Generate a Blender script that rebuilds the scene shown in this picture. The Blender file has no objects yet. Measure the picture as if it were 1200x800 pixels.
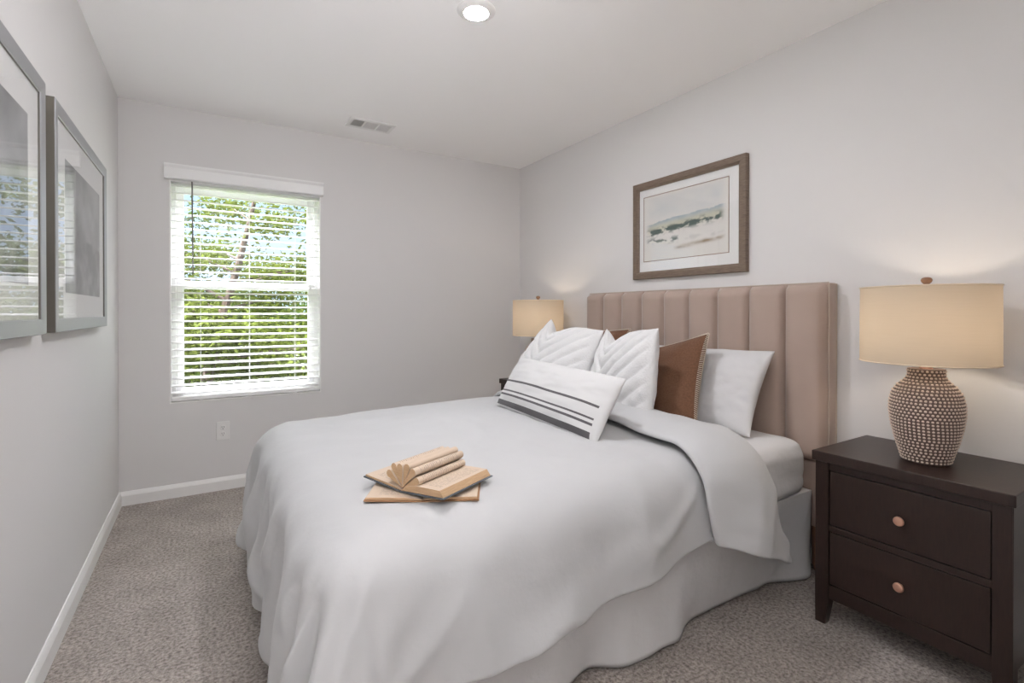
import bpy, bmesh, math, random
from mathutils import Vector, Matrix, noise
PI = math.pi
scn = bpy.context.scene
COL = scn.collection

# ------------------------------------------------------------------ camera
cam_d = bpy.data.cameras.new('camera')
cam = bpy.data.objects.new('camera', cam_d)
COL.objects.link(cam)
cam_d.sensor_width = 36.0
cam_d.sensor_fit = 'HORIZONTAL'
cam_d.lens = 580.37 / 1200 * 36
cam_d.shift_y = -31.52 / 1200
cam_d.clip_start = 0.02
cam.location = (0, 0, 1.1586)
cam.rotation_euler = (PI / 2 - 0.0048, 0, -0.5507)
scn.camera = cam

# ------------------------------------------------------------------ view, exposure
scn.view_settings.view_transform = 'Standard'
scn.view_settings.look = 'None'
scn.view_settings.gamma = 1.0
scn.view_settings.use_curve_mapping = False
scn.view_settings.exposure = 0.47
scn.cycles.use_denoising = True
scn.cycles.max_bounces = 14
scn.cycles.diffuse_bounces = 8
scn.cycles.transparent_max_bounces = 16
scn.cycles.sample_clamp_indirect = 6.0

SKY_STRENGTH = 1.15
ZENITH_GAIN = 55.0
SUN_STRENGTH = 15.0
CAN_EMISSION = 440.0       # recessed light in the bedroom ceiling
UP_FILL_POWER = 54.0       # added fill light behind the camera, facing the ceiling
HALL_FILL_POWER = 2.0          # added fill light in the hall behind the open doorway
BULB_EMISSION = 45.0      # bedside lamp bulbs

# ------------------------------------------------------------------ world: blue sky with white clouds
world = bpy.data.worlds.new('sky')
scn.world = world
world.use_nodes = True
wn = world.node_tree
wn.nodes.clear()
def wnode(t, **kw):
    n = wn.nodes.new(t)
    for k, v in kw.items():
        setattr(n, k, v)
    return n
w_out = wnode('ShaderNodeOutputWorld')
w_bg = wnode('ShaderNodeBackground')
w_tc = wnode('ShaderNodeTexCoord')
w_sep = wnode('ShaderNodeSeparateXYZ')
w_ramp = wnode('ShaderNodeValToRGB')
w_ramp.color_ramp.elements[0].position = 0.0
w_ramp.color_ramp.elements[0].color = (0.62, 0.76, 0.98, 1)
w_ramp.color_ramp.elements[1].position = 0.45
w_ramp.color_ramp.elements[1].color = (0.30, 0.48, 0.86, 1)
w_noise = wnode('ShaderNodeTexNoise')
w_noise.inputs['Scale'].default_value = 3.2
w_noise.inputs['Detail'].default_value = 6
w_cr = wnode('ShaderNodeValToRGB')
w_cr.color_ramp.elements[0].position = 0.50
w_cr.color_ramp.elements[0].color = (0, 0, 0, 1)
w_cr.color_ramp.elements[1].position = 0.66
w_cr.color_ramp.elements[1].color = (1, 1, 1, 1)
w_mix = wnode('ShaderNodeMixRGB')
w_mix.inputs[2].default_value = (0.92, 0.95, 1.0, 1)
wn.links.new(w_tc.outputs['Generated'], w_sep.inputs[0])
wn.links.new(w_sep.outputs['Z'], w_ramp.inputs[0])
wn.links.new(w_tc.outputs['Generated'], w_noise.inputs['Vector'])
wn.links.new(w_noise.outputs[0], w_cr.inputs[0])
wn.links.new(w_cr.outputs[0], w_mix.inputs[0])
wn.links.new(w_ramp.outputs[0], w_mix.inputs[1])
w_zen = wnode('ShaderNodeMapRange')           # brightness added above the window view to light the room
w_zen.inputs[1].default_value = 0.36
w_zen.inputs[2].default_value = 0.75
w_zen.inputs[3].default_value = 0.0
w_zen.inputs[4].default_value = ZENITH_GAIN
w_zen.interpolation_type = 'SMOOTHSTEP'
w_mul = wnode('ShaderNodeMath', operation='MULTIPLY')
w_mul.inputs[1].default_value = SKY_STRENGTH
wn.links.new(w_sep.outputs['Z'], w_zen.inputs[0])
w_yf = wnode('ShaderNodeMapRange', interpolation_type='SMOOTHSTEP')    # added brightness kept to the window side of the sky
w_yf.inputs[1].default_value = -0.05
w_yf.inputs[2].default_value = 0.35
w_glow = wnode('ShaderNodeMath', operation='MULTIPLY')
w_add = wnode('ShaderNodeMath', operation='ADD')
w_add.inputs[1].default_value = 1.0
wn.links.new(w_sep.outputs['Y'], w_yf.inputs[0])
wn.links.new(w_zen.outputs[0], w_glow.inputs[0])
wn.links.new(w_yf.outputs[0], w_glow.inputs[1])
wn.links.new(w_glow.outputs[0], w_add.inputs[0])
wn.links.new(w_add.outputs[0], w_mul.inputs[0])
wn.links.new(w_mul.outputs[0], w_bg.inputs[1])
w_zf = wnode('ShaderNodeMapRange')
w_zf.inputs[1].default_value = 0.33
w_zf.inputs[2].default_value = 0.55
w_zm = wnode('ShaderNodeMixRGB')
w_zm.inputs[2].default_value = (0.97, 0.955, 1.0, 1)
wn.links.new(w_sep.outputs['Z'], w_zf.inputs[0])
wn.links.new(w_zf.outputs[0], w_zm.inputs[0])
wn.links.new(w_mix.outputs[0], w_zm.inputs[1])
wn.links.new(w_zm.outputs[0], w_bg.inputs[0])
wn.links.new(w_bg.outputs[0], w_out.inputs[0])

# ------------------------------------------------------------------ sun (from behind the house onto the trees)
sun_d = bpy.data.lights.new('sun', 'SUN')
sun_d.energy = SUN_STRENGTH
sun_d.angle = 0.009
sun_d.color = (1.0, 0.95, 0.84)
sun = bpy.data.objects.new('sun', sun_d)
COL.objects.link(sun)
sun.rotation_euler = Vector((1.0, 0.55, -1.05)).to_track_quat('-Z', 'Y').to_euler()

# added unseen fill light (the hall lies behind the doorway the camera stands in)
hall_d = bpy.data.lights.new('hall_fill_light', 'AREA')
hall_d.shape = 'DISK'
hall_d.size = 0.6
hall_d.energy = HALL_FILL_POWER
hall_d.color = (0.98, 0.97, 1.0)
hall_l = bpy.data.objects.new('hall_fill_light', hall_d)
COL.objects.link(hall_l)
hall_l.location = (0.3, -0.62, 2.42)
# added unseen upward fill without a lamp body, brightening the bedroom ceiling
up_d = bpy.data.lights.new('added_up_fill', 'AREA')
up_d.shape = 'DISK'
up_d.size = 0.3
up_d.energy = UP_FILL_POWER
up_d.color = (0.98, 0.97, 1.0)
up_l = bpy.data.objects.new('added_up_fill', up_d)
COL.objects.link(up_l)
up_l.location = (0.36, -0.36, 1.30)
up_l.rotation_euler = (PI, 0, 0)

# ------------------------------------------------------------------ room numbers (metres, camera foot at the origin)
H = 2.44
XL, XR, YF, YR = -0.4548, 2.3827, 3.7436, -0.03

# ------------------------------------------------------------------ materials
def mat(name, col, rough=0.6, metal=0.0, spec=0.5, sheen=0.0, bump=None, bump_d=0.1, var=None, trans=0.0, emis=None, coat=0.0):
    m = bpy.data.materials.new(name)
    m.use_nodes = True
    nt = m.node_tree
    b = nt.nodes['Principled BSDF']
    b.inputs['Base Color'].default_value = (*col, 1)
    b.inputs['Roughness'].default_value = rough
    b.inputs['Metallic'].default_value = metal
    b.inputs['Specular IOR Level'].default_value = spec
    if sheen:
        b.inputs['Sheen Weight'].default_value = sheen
        b.inputs['Sheen Roughness'].default_value = 0.4
    if coat:
        b.inputs['Coat Weight'].default_value = coat
        b.inputs['Coat Roughness'].default_value = 0.25
    if emis:
        b.inputs['Emission Color'].default_value = (*emis[0], 1)
        b.inputs['Emission Strength'].default_value = emis[1]
    tc = nt.nodes.new('ShaderNodeTexCoord')
    if bump:
        n = nt.nodes.new('ShaderNodeTexNoise')
        n.inputs['Scale'].default_value = bump[0]
        n.inputs['Detail'].default_value = bump[2] if len(bump) > 2 else 3
        bp = nt.nodes.new('ShaderNodeBump')
        bp.inputs['Strength'].default_value = bump[1]
        bp.inputs['Distance'].default_value = bump_d
        nt.links.new(tc.outputs['Object'], n.inputs['Vector'])
        nt.links.new(n.outputs[0], bp.inputs['Height'])
        nt.links.new(bp.outputs[0], b.inputs['Normal'])
    if var:   # (second colour, scale, low, high[, stretch xyz])
        n2 = nt.nodes.new('ShaderNodeTexNoise')
        n2.inputs['Scale'].default_value = var[1]
        n2.inputs['Detail'].default_value = 5
        mp = nt.nodes.new('ShaderNodeMapping')
        if len(var) > 4:
            mp.inputs['Scale'].default_value = var[4]
        r = nt.nodes.new('ShaderNodeValToRGB')
        r.color_ramp.elements[0].position = var[2]
        r.color_ramp.elements[1].position = var[3]
        r.color_ramp.elements[0].color = (*col, 1)
        r.color_ramp.elements[1].color = (*var[0], 1)
        nt.links.new(tc.outputs['Object'], mp.inputs[0])
        nt.links.new(mp.outputs[0], n2.inputs['Vector'])
        nt.links.new(n2.outputs[0], r.inputs[0])
        nt.links.new(r.outputs[0], b.inputs['Base Color'])
    return m

def emit_mat(name, col, s):
    m = bpy.data.materials.new(name)
    m.use_nodes = True
    nt = m.node_tree
    nt.nodes.clear()
    o = nt.nodes.new('ShaderNodeOutputMaterial')
    e = nt.nodes.new('ShaderNodeEmission')
    e.inputs[0].default_value = (*col, 1)
    e.inputs[1].default_value = s
    nt.links.new(e.outputs[0], o.inputs[0])
    return m

def glass_mat(name, tint=(1, 1, 1), ior=1.5):
    m = bpy.data.materials.new(name)
    m.use_nodes = True
    nt = m.node_tree
    nt.nodes.clear()
    o = nt.nodes.new('ShaderNodeOutputMaterial')
    t = nt.nodes.new('ShaderNodeBsdfTransparent')
    t.inputs[0].default_value = (*tint, 1)
    g = nt.nodes.new('ShaderNodeBsdfGlossy')
    g.inputs['Roughness'].default_value = 0.01
    f = nt.nodes.new('ShaderNodeFresnel')
    f.inputs[0].default_value = ior
    x = nt.nodes.new('ShaderNodeMixShader')
    ge = nt.nodes.new('ShaderNodeNewGeometry')      # only the outer face of the pane mirrors
    iv = nt.nodes.new('ShaderNodeMath'); iv.operation = 'SUBTRACT'; iv.inputs[0].default_value = 1.0
    mu = nt.nodes.new('ShaderNodeMath'); mu.operation = 'MULTIPLY'
    nt.links.new(ge.outputs['Backfacing'], iv.inputs[1])
    nt.links.new(f.outputs[0], mu.inputs[0])
    nt.links.new(iv.outputs[0], mu.inputs[1])
    nt.links.new(mu.outputs[0], x.inputs[0])
    nt.links.new(t.outputs[0], x.inputs[1])
    nt.links.new(g.outputs[0], x.inputs[2])
    nt.links.new(x.outputs[0], o.inputs[0])
    return m

def translucent_mat(name, col, tcol, fac, rough_bump=None):
    m = bpy.data.materials.new(name)
    m.use_nodes = True
    nt = m.node_tree
    nt.nodes.clear()
    o = nt.nodes.new('ShaderNodeOutputMaterial')
    a = nt.nodes.new('ShaderNodeBsdfDiffuse')
    a.inputs[0].default_value = (*col, 1)
    b = nt.nodes.new('ShaderNodeBsdfTranslucent')
    b.inputs[0].default_value = (*tcol, 1)
    x = nt.nodes.new('ShaderNodeMixShader')
    x.inputs[0].default_value = fac
    if rough_bump:
        tc = nt.nodes.new('ShaderNodeTexCoord')
        mp = nt.nodes.new('ShaderNodeMapping')
        mp.inputs['Scale'].default_value = rough_bump[1]
        n = nt.nodes.new('ShaderNodeTexNoise')
        n.inputs['Scale'].default_value = rough_bump[0]
        n.inputs['Detail'].default_value = 2
        r = nt.nodes.new('ShaderNodeValToRGB')
        r.color_ramp.elements[0].position = 0.3
        r.color_ramp.elements[1].position = 0.7
        r.color_ramp.elements[0].color = (*[c * 0.93 for c in tcol], 1)
        r.color_ramp.elements[1].color = (*tcol, 1)
        nt.links.new(tc.outputs['Object'], mp.inputs[0])
        nt.links.new(mp.outputs[0], n.inputs['Vector'])
        nt.links.new(n.outputs[0], r.inputs[0])
        nt.links.new(r.outputs[0], b.inputs[0])
    nt.links.new(a.outputs[0], x.inputs[1])
    nt.links.new(b.outputs[0], x.inputs[2])
    nt.links.new(x.outputs[0], o.inputs[0])
    return m

def vcol_mat(name, rough=0.8):
    m = bpy.data.materials.new(name)
    m.use_nodes = True
    nt = m.node_tree
    b = nt.nodes['Principled BSDF']
    a = nt.nodes.new('ShaderNodeVertexColor')
    a.layer_name = 'paint'
    nt.links.new(a.outputs[0], b.inputs['Base Color'])
    b.inputs['Roughness'].default_value = rough
    b.inputs['Specular IOR Level'].default_value = 0.2
    return m

def carpet_mat():
    m = bpy.data.materials.new('beige_carpet')
    m.use_nodes = True
    nt = m.node_tree
    b = nt.nodes['Principled BSDF']
    b.inputs['Roughness'].default_value = 1.0
    b.inputs['Specular IOR Level'].default_value = 0.05
    b.inputs['Sheen Weight'].default_value = 0.2
    tc = nt.nodes.new('ShaderNodeTexCoord')
    n = nt.nodes.new('ShaderNodeTexNoise')
    n.inputs['Scale'].default_value = 85
    n.inputs['Detail'].default_value = 4
    n.inputs['Roughness'].default_value = 0.7
    r = nt.nodes.new('ShaderNodeValToRGB')
    r.color_ramp.elements[0].position = 0.33
    r.color_ramp.elements[0].color = (0.155, 0.128, 0.110, 1)
    r.color_ramp.elements[1].position = 0.62
    r.color_ramp.elements[1].color = (0.56, 0.505, 0.46, 1)
    n2 = nt.nodes.new('ShaderNodeTexNoise')       # trodden and brushed pile
    n2.inputs['Scale'].default_value = 5.0
    n2.inputs['Detail'].default_value = 3
    r2 = nt.nodes.new('ShaderNodeValToRGB')
    r2.color_ramp.elements[0].position = 0.35
    r2.color_ramp.elements[0].color = (0.86, 0.85, 0.84, 1)
    r2.color_ramp.elements[1].position = 0.65
    r2.color_ramp.elements[1].color = (1.05, 1.05, 1.05, 1)
    mx = nt.nodes.new('ShaderNodeMixRGB')
    mx.blend_type = 'MULTIPLY'
    mx.inputs[0].default_value = 1
    nt.links.new(tc.outputs['Object'], n.inputs['Vector'])
    nt.links.new(tc.outputs['Object'], n2.inputs['Vector'])
    nt.links.new(n.outputs[0], r.inputs[0])
    nt.links.new(n2.outputs[0], r2.inputs[0])
    nt.links.new(r.outputs[0], mx.inputs[1])
    nt.links.new(r2.outputs[0], mx.inputs[2])
    nt.links.new(mx.outputs[0], b.inputs['Base Color'])
    bp = nt.nodes.new('ShaderNodeBump')
    bp.inputs['Strength'].default_value = 0.9
    bp.inputs['Distance'].default_value = 0.012
    nt.links.new(n.outputs[0], bp.inputs['Height'])
    nt.links.new(bp.outputs[0], b.inputs['Normal'])
    return m

M = {}
M['wall'] = mat('greige_wall_paint', (0.715, 0.704, 0.698), 0.85, spec=0.2, bump=(260, 0.06), bump_d=0.004)
M['ceiling'] = mat('white_ceiling_paint', (0.95, 0.942, 0.935), 0.9, spec=0.15, bump=(200, 0.08), bump_d=0.004)
M['trim'] = mat('white_trim_paint', (0.84, 0.835, 0.82), 0.45)
M['carpet'] = carpet_mat()
M['vinyl'] = mat('white_vinyl', (0.86, 0.86, 0.85), 0.35)
M['slat'] = mat('white_blind_slat', (0.86, 0.86, 0.855), 0.4)
M['cord'] = mat('white_cord', (0.82, 0.82, 0.82), 0.8)
M['wand'] = mat('smoky_grey_wand', (0.13, 0.12, 0.12), 0.3)
M['glass'] = glass_mat('window_glass', (0.97, 0.98, 0.98))
M['pglass'] = glass_mat('picture_glass', (1, 1, 1), 1.75)
M['plate'] = mat('white_plastic', (0.80, 0.79, 0.775), 0.35)
M['slot'] = mat('dark_slot', (0.05, 0.05, 0.05), 0.6)
M['vent_dark'] = mat('duct_grey', (0.16, 0.16, 0.16), 0.7)
M['vent_mid'] = mat('vent_louver', (0.74, 0.73, 0.72), 0.5)
M['silver'] = mat('pewter_frame', (0.33, 0.335, 0.345), 0.38, metal=0.35, bump=(300, 0.05))
M['silver_side'] = mat('dark_bronze_frame_side', (0.13, 0.12, 0.10), 0.5, metal=0.3)
M['matboard'] = mat('white_mat_board', (0.80, 0.80, 0.79), 0.9)
M['oak'] = mat('walnut_brown_frame', (0.20, 0.145, 0.105), 0.55, var=((0.12, 0.085, 0.06), 9, 0.35, 0.7, (3, 3, 40)), bump=(60, 0.15), bump_d=0.004)
M['paint'] = vcol_mat('picture_paper')
M['velvet'] = mat('blush_taupe_velvet', (0.40, 0.31, 0.262), 0.8, spec=0.15, sheen=0.55, bump=(500, 0.08), bump_d=0.003, var=((0.43, 0.335, 0.285), 6, 0.3, 0.7))
M['piping'] = mat('velvet_piping', (0.46, 0.385, 0.32), 0.7, spec=0.2, sheen=0.3)
M['linen'] = mat('white_linen_duvet', (0.54, 0.545, 0.55), 0.9, spec=0.1, sheen=0.15, bump=(11, 0.32, 9), bump_d=0.012)
M['sheet'] = mat('white_cotton_sheet', (0.62, 0.62, 0.625), 0.9, spec=0.1, bump=(30, 0.25, 5), bump_d=0.01)
M['skirt'] = mat('white_bed_skirt_cotton', (0.72, 0.72, 0.725), 0.9, spec=0.1, bump=(28, 0.3, 5), bump_d=0.01)
M['plush'] = mat('white_plush', (0.69, 0.69, 0.69), 0.95, spec=0.05, sheen=0.4, bump=(120, 0.6, 4), bump_d=0.006)
M['brown'] = mat('cocoa_brown_weave', (0.125, 0.062, 0.036), 0.9, spec=0.1, sheen=0.2, bump=(350, 0.5, 2), bump_d=0.004, var=((0.17, 0.088, 0.052), 120, 0.3, 0.7))
M['stitch'] = mat('cream_yarn', (0.68, 0.60, 0.50), 0.9)
M['espresso'] = mat('espresso_stained_wood', (0.020, 0.0105, 0.0085), 0.36, spec=0.5, var=((0.032, 0.017, 0.013), 10, 0.3, 0.75, (2, 14, 2)), bump=(90, 0.06), bump_d=0.003)
M['copper'] = mat('brushed_copper', (0.80, 0.47, 0.34), 0.32, metal=0.85)
M['vase'] = mat('dark_brown_stoneware', (0.135, 0.092, 0.074), 0.75, bump=(180, 0.3), bump_d=0.003)
M['dot'] = mat('cream_clay_dots', (0.66, 0.535, 0.445), 0.85)
M['shade'] = translucent_mat('cream_linen_shade', (0.62, 0.55, 0.45), (0.36, 0.295, 0.222), 0.5, (26, (0.4, 0.4, 14)))
M['rim'] = mat('cream_shade_trim', (0.72, 0.62, 0.48), 0.8)
M['finial'] = mat('carved_brown_wood', (0.24, 0.13, 0.075), 0.5)
M['bulb'] = emit_mat('lit_warm_bulb', (1.0, 0.86, 0.70), BULB_EMISSION)
M['lens'] = emit_mat('lit_light_lens', (0.97, 0.96, 1.0), CAN_EMISSION)
M['page'] = mat('aged_page_paper', (0.62, 0.50, 0.385), 0.9, spec=0.1)
M['page_edge'] = mat('aged_page_edges', (0.55, 0.38, 0.235), 0.9, spec=0.1, var=((0.43, 0.28, 0.16), 14, 0.35, 0.7, (2, 2, 60)))
M['cover_blue'] = mat('slate_blue_book_cloth', (0.10, 0.115, 0.135), 0.7)
M['cover_tan'] = mat('tan_book_cloth', (0.36, 0.19, 0.09), 0.7)
M['bark'] = mat('pinkish_bark', (0.075, 0.052, 0.042), 0.9, var=((0.04, 0.03, 0.025), 8, 0.35, 0.7, (4, 4, 1)))
M['grass'] = mat('shaded_ground_cover', (0.07, 0.12, 0.03), 0.95, var=((0.12, 0.13, 0.06), 2, 0.35, 0.7))
def leaf_mat(name, a, b):
    m = translucent_mat(name, a, b, 0.25)
    nt = m.node_tree
    d = [n for n in nt.nodes if n.type == 'BSDF_DIFFUSE'][0]
    oi = nt.nodes.new('ShaderNodeTexCoord')
    n = nt.nodes.new('ShaderNodeTexNoise')
    n.inputs['Scale'].default_value = 3.0
    n.inputs['Detail'].default_value = 4
    r = nt.nodes.new('ShaderNodeValToRGB')
    r.color_ramp.elements[0].position = 0.35
    r.color_ramp.elements[1].position = 0.65
    r.color_ramp.elements[0].color = (*[c * 0.6 for c in a], 1)
    r.color_ramp.elements[1].color = (*a, 1)
    nt.links.new(oi.outputs['Object'], n.inputs['Vector'])
    nt.links.new(n.outputs[0], r.inputs[0])
    nt.links.new(r.outputs[0], d.inputs[0])
    return m
M['leaf_a'] = leaf_mat('yellow_green_leaves', (0.088, 0.112, 0.027), (0.06, 0.08, 0.016))
M['leaf_b'] = leaf_mat('mid_green_leaves', (0.042, 0.068, 0.017), (0.03, 0.05, 0.010))
M['leaf_c'] = leaf_mat('deep_green_leaves', (0.023, 0.042, 0.014), (0.015, 0.03, 0.008))

# ------------------------------------------------------------------ helpers
def set_props(o, label=None, cat=None, group=None, kind=None):
    if label: o['label'] = label
    if cat: o['category'] = cat
    if group: o['group'] = group
    if kind: o['kind'] = kind
    return o

def thing(name, label, cat, loc=(0, 0, 0), group=None):
    o = bpy.data.objects.new(name, None)
    o.empty_display_size = 0.05
    COL.objects.link(o)
    o.location = loc
    return set_props(o, label, cat, group)

def build(name, bm, material, parent=None, smooth=True, world_coords=True, label=None, auto=35, subsurf=0):
    """link a bmesh as ONE mesh object; world coordinates are moved into the parent's frame"""
    root = Vector((0, 0, 0))
    p = parent
    while p is not None:
        root += p.location
        p = p.parent
    if world_coords and root.length > 0:
        bmesh.ops.translate(bm, verts=bm.verts, vec=-root)
    me = bpy.data.meshes.new(name)
    bm.normal_update()
    bm.to_mesh(me)
    bm.free()
    mats = material if isinstance(material, (list, tuple)) else [material]
    for m in mats:
        me.materials.append(m)
    if smooth:
        me.polygons.foreach_set('use_smooth', [True] * len(me.polygons))
        if auto:
            try:
                me.set_sharp_from_angle(angle=math.radians(auto))
            except Exception:
                pass
    o = bpy.data.objects.new(name, me)
    COL.objects.link(o)
    if parent is not None:
        o.parent = parent
    if label:
        o['label'] = label
    if subsurf:
        s = o.modifiers.new('subdivision', 'SUBSURF')
        s.levels = subsurf
        s.render_levels = subsurf
    return o

def box(bm, x0, x1, y0, y1, z0, z1, bevel=0.0, seg=2, mi=0):
    vs = [bm.verts.new((x, y, z)) for x in (x0, x1) for y in (y0, y1) for z in (z0, z1)]
    idx = [(0, 1, 3, 2), (4, 6, 7, 5), (0, 4, 5, 1), (2, 3, 7, 6), (0, 2, 6, 4), (1, 5, 7, 3)]
    fs = [bm.faces.new([vs[i] for i in f]) for f in idx]
    for f in fs: f.material_index = mi
    if bevel > 0:
        es = list({e for f in fs for e in f.edges})
        r = bmesh.ops.bevel(bm, geom=es, offset=bevel, segments=seg, profile=0.5, affect='EDGES', clamp_overlap=True)
        for f in r['faces']: f.material_index = mi
    return fs

def nb(): return bmesh.new()
def bx(*a, **k):
    bm = nb(); box(bm, *a, **k); return bm

def lathe(bm, prof, c=(0, 0, 0), n=48, cap0=True, cap1=True, mi=0):
    """revolve (radius, z) profile about the z axis through c"""
    rings = []
    for r, z in prof:
        rings.append([bm.verts.new((c[0] + r * math.cos(2 * PI * i / n), c[1] + r * math.sin(2 * PI * i / n), c[2] + z)) for i in range(n)])
    for a, b in zip(rings, rings[1:]):
        for i in range(n):
            f = bm.faces.new((a[i], a[(i + 1) % n], b[(i + 1) % n], b[i])); f.material_index = mi
    if cap0: bm.faces.new(rings[0][::-1]).material_index = mi
    if cap1: bm.faces.new(rings[-1]).material_index = mi
    return rings

def tube(bm, pts, r, n=8, mi=0, closed=False):
    """a round tube along a polyline; r is a number or a list"""
    pts = [Vector(p) for p in pts]
    rings = []
    for i, p in enumerate(pts):
        a = pts[i - 1] if i > 0 else (pts[-1] if closed else p)
        b = pts[(i + 1) % len(pts)] if (i + 1 < len(pts) or closed) else p
        t = (b - a).normalized()
        up = Vector((0, 0, 1)) if abs(t.z) < 0.9 else Vector((1, 0, 0))
        s = t.cross(up).normalized()
        u = s.cross(t)
        rr = r[i] if isinstance(r, (list, tuple)) else r
        rings.append([bm.verts.new(p + (s * math.cos(2 * PI * k / n) + u * math.sin(2 * PI * k / n)) * rr) for k in range(n)])
    m = len(rings)
    for i in range(m if closed else m - 1):
        a, b = rings[i], rings[(i + 1) % m]
        for k in range(n):
            f = bm.faces.new((a[k], a[(k + 1) % n], b[(k + 1) % n], b[k])); f.material_index = mi
    if not closed:
        bm.faces.new(rings[0][::-1]).material_index = mi
        bm.faces.new(rings[-1]).material_index = mi

def sphere(bm, c, r, sz=(1, 1, 1), u=12, v=8, mi=0):
    mtx = Matrix.Translation(c) @ Matrix.Diagonal((*sz, 1))
    res = bmesh.ops.create_uvsphere(bm, u_segments=u, v_segments=v, radius=r, matrix=mtx)
    for f in {f for vv in res['verts'] for f in vv.link_faces}: f.material_index = mi

def prism(bm, poly, axis, a, b, mi=0):
    """extrude a 2-D polygon along axis from a to b; poly in the other two axes' order"""
    def P(q, t):
        l = list(q); l.insert(axis, t); return l
    v0 = [bm.verts.new(P(q, a)) for q in poly]
    v1 = [bm.verts.new(P(q, b)) for q in poly]
    n = len(poly)
    for i in range(n):
        bm.faces.new((v0[i], v0[(i + 1) % n], v1[(i + 1) % n], v1[i])).material_index = mi
    bm.faces.new(v0[::-1]).material_index = mi
    bm.faces.new(v1).material_index = mi
    bmesh.ops.recalc_face_normals(bm, faces=bm.faces)

def copy_tree(src, loc, label=None, group=None):
    r = src.copy(); COL.objects.link(r); r.location = loc
    if label: r['label'] = label
    if group: r['group'] = group
    for ch in list(src.children):
        c = ch.copy(); COL.objects.link(c); c.parent = r
        for g in list(ch.children):
            d = g.copy(); COL.objects.link(d); d.parent = c
    return r

def struct(name, bm, m, parent=None, smooth=False, label=None):
    o = build(name, bm, m, parent, smooth=smooth)
    o['kind'] = 'structure'
    if label: o['label'] = label
    return o

def N3(x, y, z=0.0): return noise.noise(Vector((x, y, z)))
def sst(a, b, x):
    t = max(0.0, min(1.0, (x - a) / (b - a))); return t * t * (3 - 2 * t)
def lerp(a, b, t): return a + (b - a) * t

# ================================================================== SETTING
HALL = (XL, 1.7, -1.75)      # hall behind the doorway: x0, x1, y0
struct('floor', bx(XL - 0.12, XR + 0.12, HALL[2], YF + 0.15, -0.06, 0.0), M['carpet'], label='beige cut-pile carpet')
bm = nb()
box(bm, XL - 0.12, XR + 0.12, HALL[2] - 0.12, YF + 0.15, H, H + 0.12)
struct('ceiling', bm, M['ceiling'], label='white painted ceiling')
struct('wall_left', bx(XL - 0.12, XL, YR - 0.12, YF + 0.15, 0, H), M['wall'])
struct('wall_right', bx(XR, XR + 0.12, YR - 0.12, YF + 0.15, 0, H), M['wall'])
WX0, WX1, WZ0, WZ1 = -0.204, 0.690, 0.588, 2.0
bm = nb()
box(bm, XL, WX0, YF, YF + 0.15, 0, H)
box(bm, WX1, XR, YF, YF + 0.15, 0, H)
box(bm, WX0, WX1, YF, YF + 0.15, 0, WZ0)
box(bm, WX0, WX1, YF, YF + 0.15, WZ1, H)
struct('wall_far', bm, M['wall'])
# rear wall with the open doorway the photographer stands in, and the hall beyond
bm = nb()
box(bm, 0.50, XR, YR - 0.12, YR, 0, H)
box(bm, XL, -0.40, YR - 0.12, YR, 0, H)
struct('wall_rear', bm, M['wall'])
bm = nb()
box(bm, HALL[0] - 0.12, HALL[0], HALL[2], YR - 0.12, 0, H)
box(bm, HALL[1], HALL[1] + 0.12, HALL[2], YR - 0.12, 0, H)
box(bm, HALL[0] - 0.12, HALL[1] + 0.12, HALL[2] - 0.12, HALL[2], 0, H)
struct('wall_hall', bm, M['wall'])

def base_prof(d):   # baseboard section (distance from wall, height)
    return [(0, 0), (d, 0), (d, 0.060), (d * 0.75, 0.070), (d * 0.45, 0.080), (d * 0.3, 0.0835), (0, 0.0835)]
bm = nb(); prism(bm, [(XL + p, z) for p, z in base_prof(0.014)], 1, YR, YF)
struct('baseboard_left', bm, M['trim'])
bm = nb(); prism(bm, [(XR - p, z) for p, z in base_prof(0.014)], 1, YR, YF)
struct('baseboard_right', bm, M['trim'])
bm = nb(); prism(bm, [(YF - p, z) for p, z in base_prof(0.014)], 0, XL, XR)
struct('baseboard_far', bm, M['trim'])

# ------------------------------------------------------------------ window
def rect_frame(bm, x0, x1, z0, z1, y0, y1, w, bevel=0.003):
    """picture-frame ring in the xz plane; w = (left, right, bottom, top) widths"""
    l, r, b, t = w
    box(bm, x0, x0 + l, y0, y1, z0, z1, bevel)
    box(bm, x1 - r, x1, y0, y1, z0, z1, bevel)
    box(bm, x0 + l, x1 - r, y0, y1, z0, z0 + b, bevel)
    box(bm, x0 + l, x1 - r, y0, y1, z1 - t, z1, bevel)
YW = YF + 0.075
bm = nb(); rect_frame(bm, WX0, WX1, WZ0, WZ1, YW, YW + 0.075, (0.032, 0.032, 0.032, 0.032))
box_j = nb()
for (ja, jb) in ((WX0, WX0 + 0.007), (WX1 - 0.007, WX1)):
    box(box_j, ja, jb, YF - 0.004, YW, WZ0, WZ1 - 0.004)
box(box_j, WX0 + 0.007, WX1 - 0.007, YF - 0.004, YW, WZ0, WZ0 + 0.007)
struct('trim_1', box_j, M['trim'], label='white window return')
win = struct('window_1', bm, M['vinyl'], label='white single-hung window in the far wall')
bm = nb(); rect_frame(bm, WX0 + 0.032, WX1 - 0.032, 1.31, WZ1 - 0.032, YW + 0.035, YW + 0.065, (0.04, 0.04, 0.052, 0.04))
ups = struct('upper_sash', bm, M['vinyl'], win)
bm = nb(); rect_frame(bm, WX0 + 0.032, WX1 - 0.032, WZ0 + 0.032, 1.36, YW + 0.004, YW + 0.034, (0.04, 0.04, 0.05, 0.052))
los = struct('lower_sash', bm, M['vinyl'], win)
struct('glass_pane', bx(WX0 + 0.07, WX1 - 0.07, YW + 0.048, YW + 0.052, 1.35, WZ1 - 0.07), M['glass'], ups)
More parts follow.
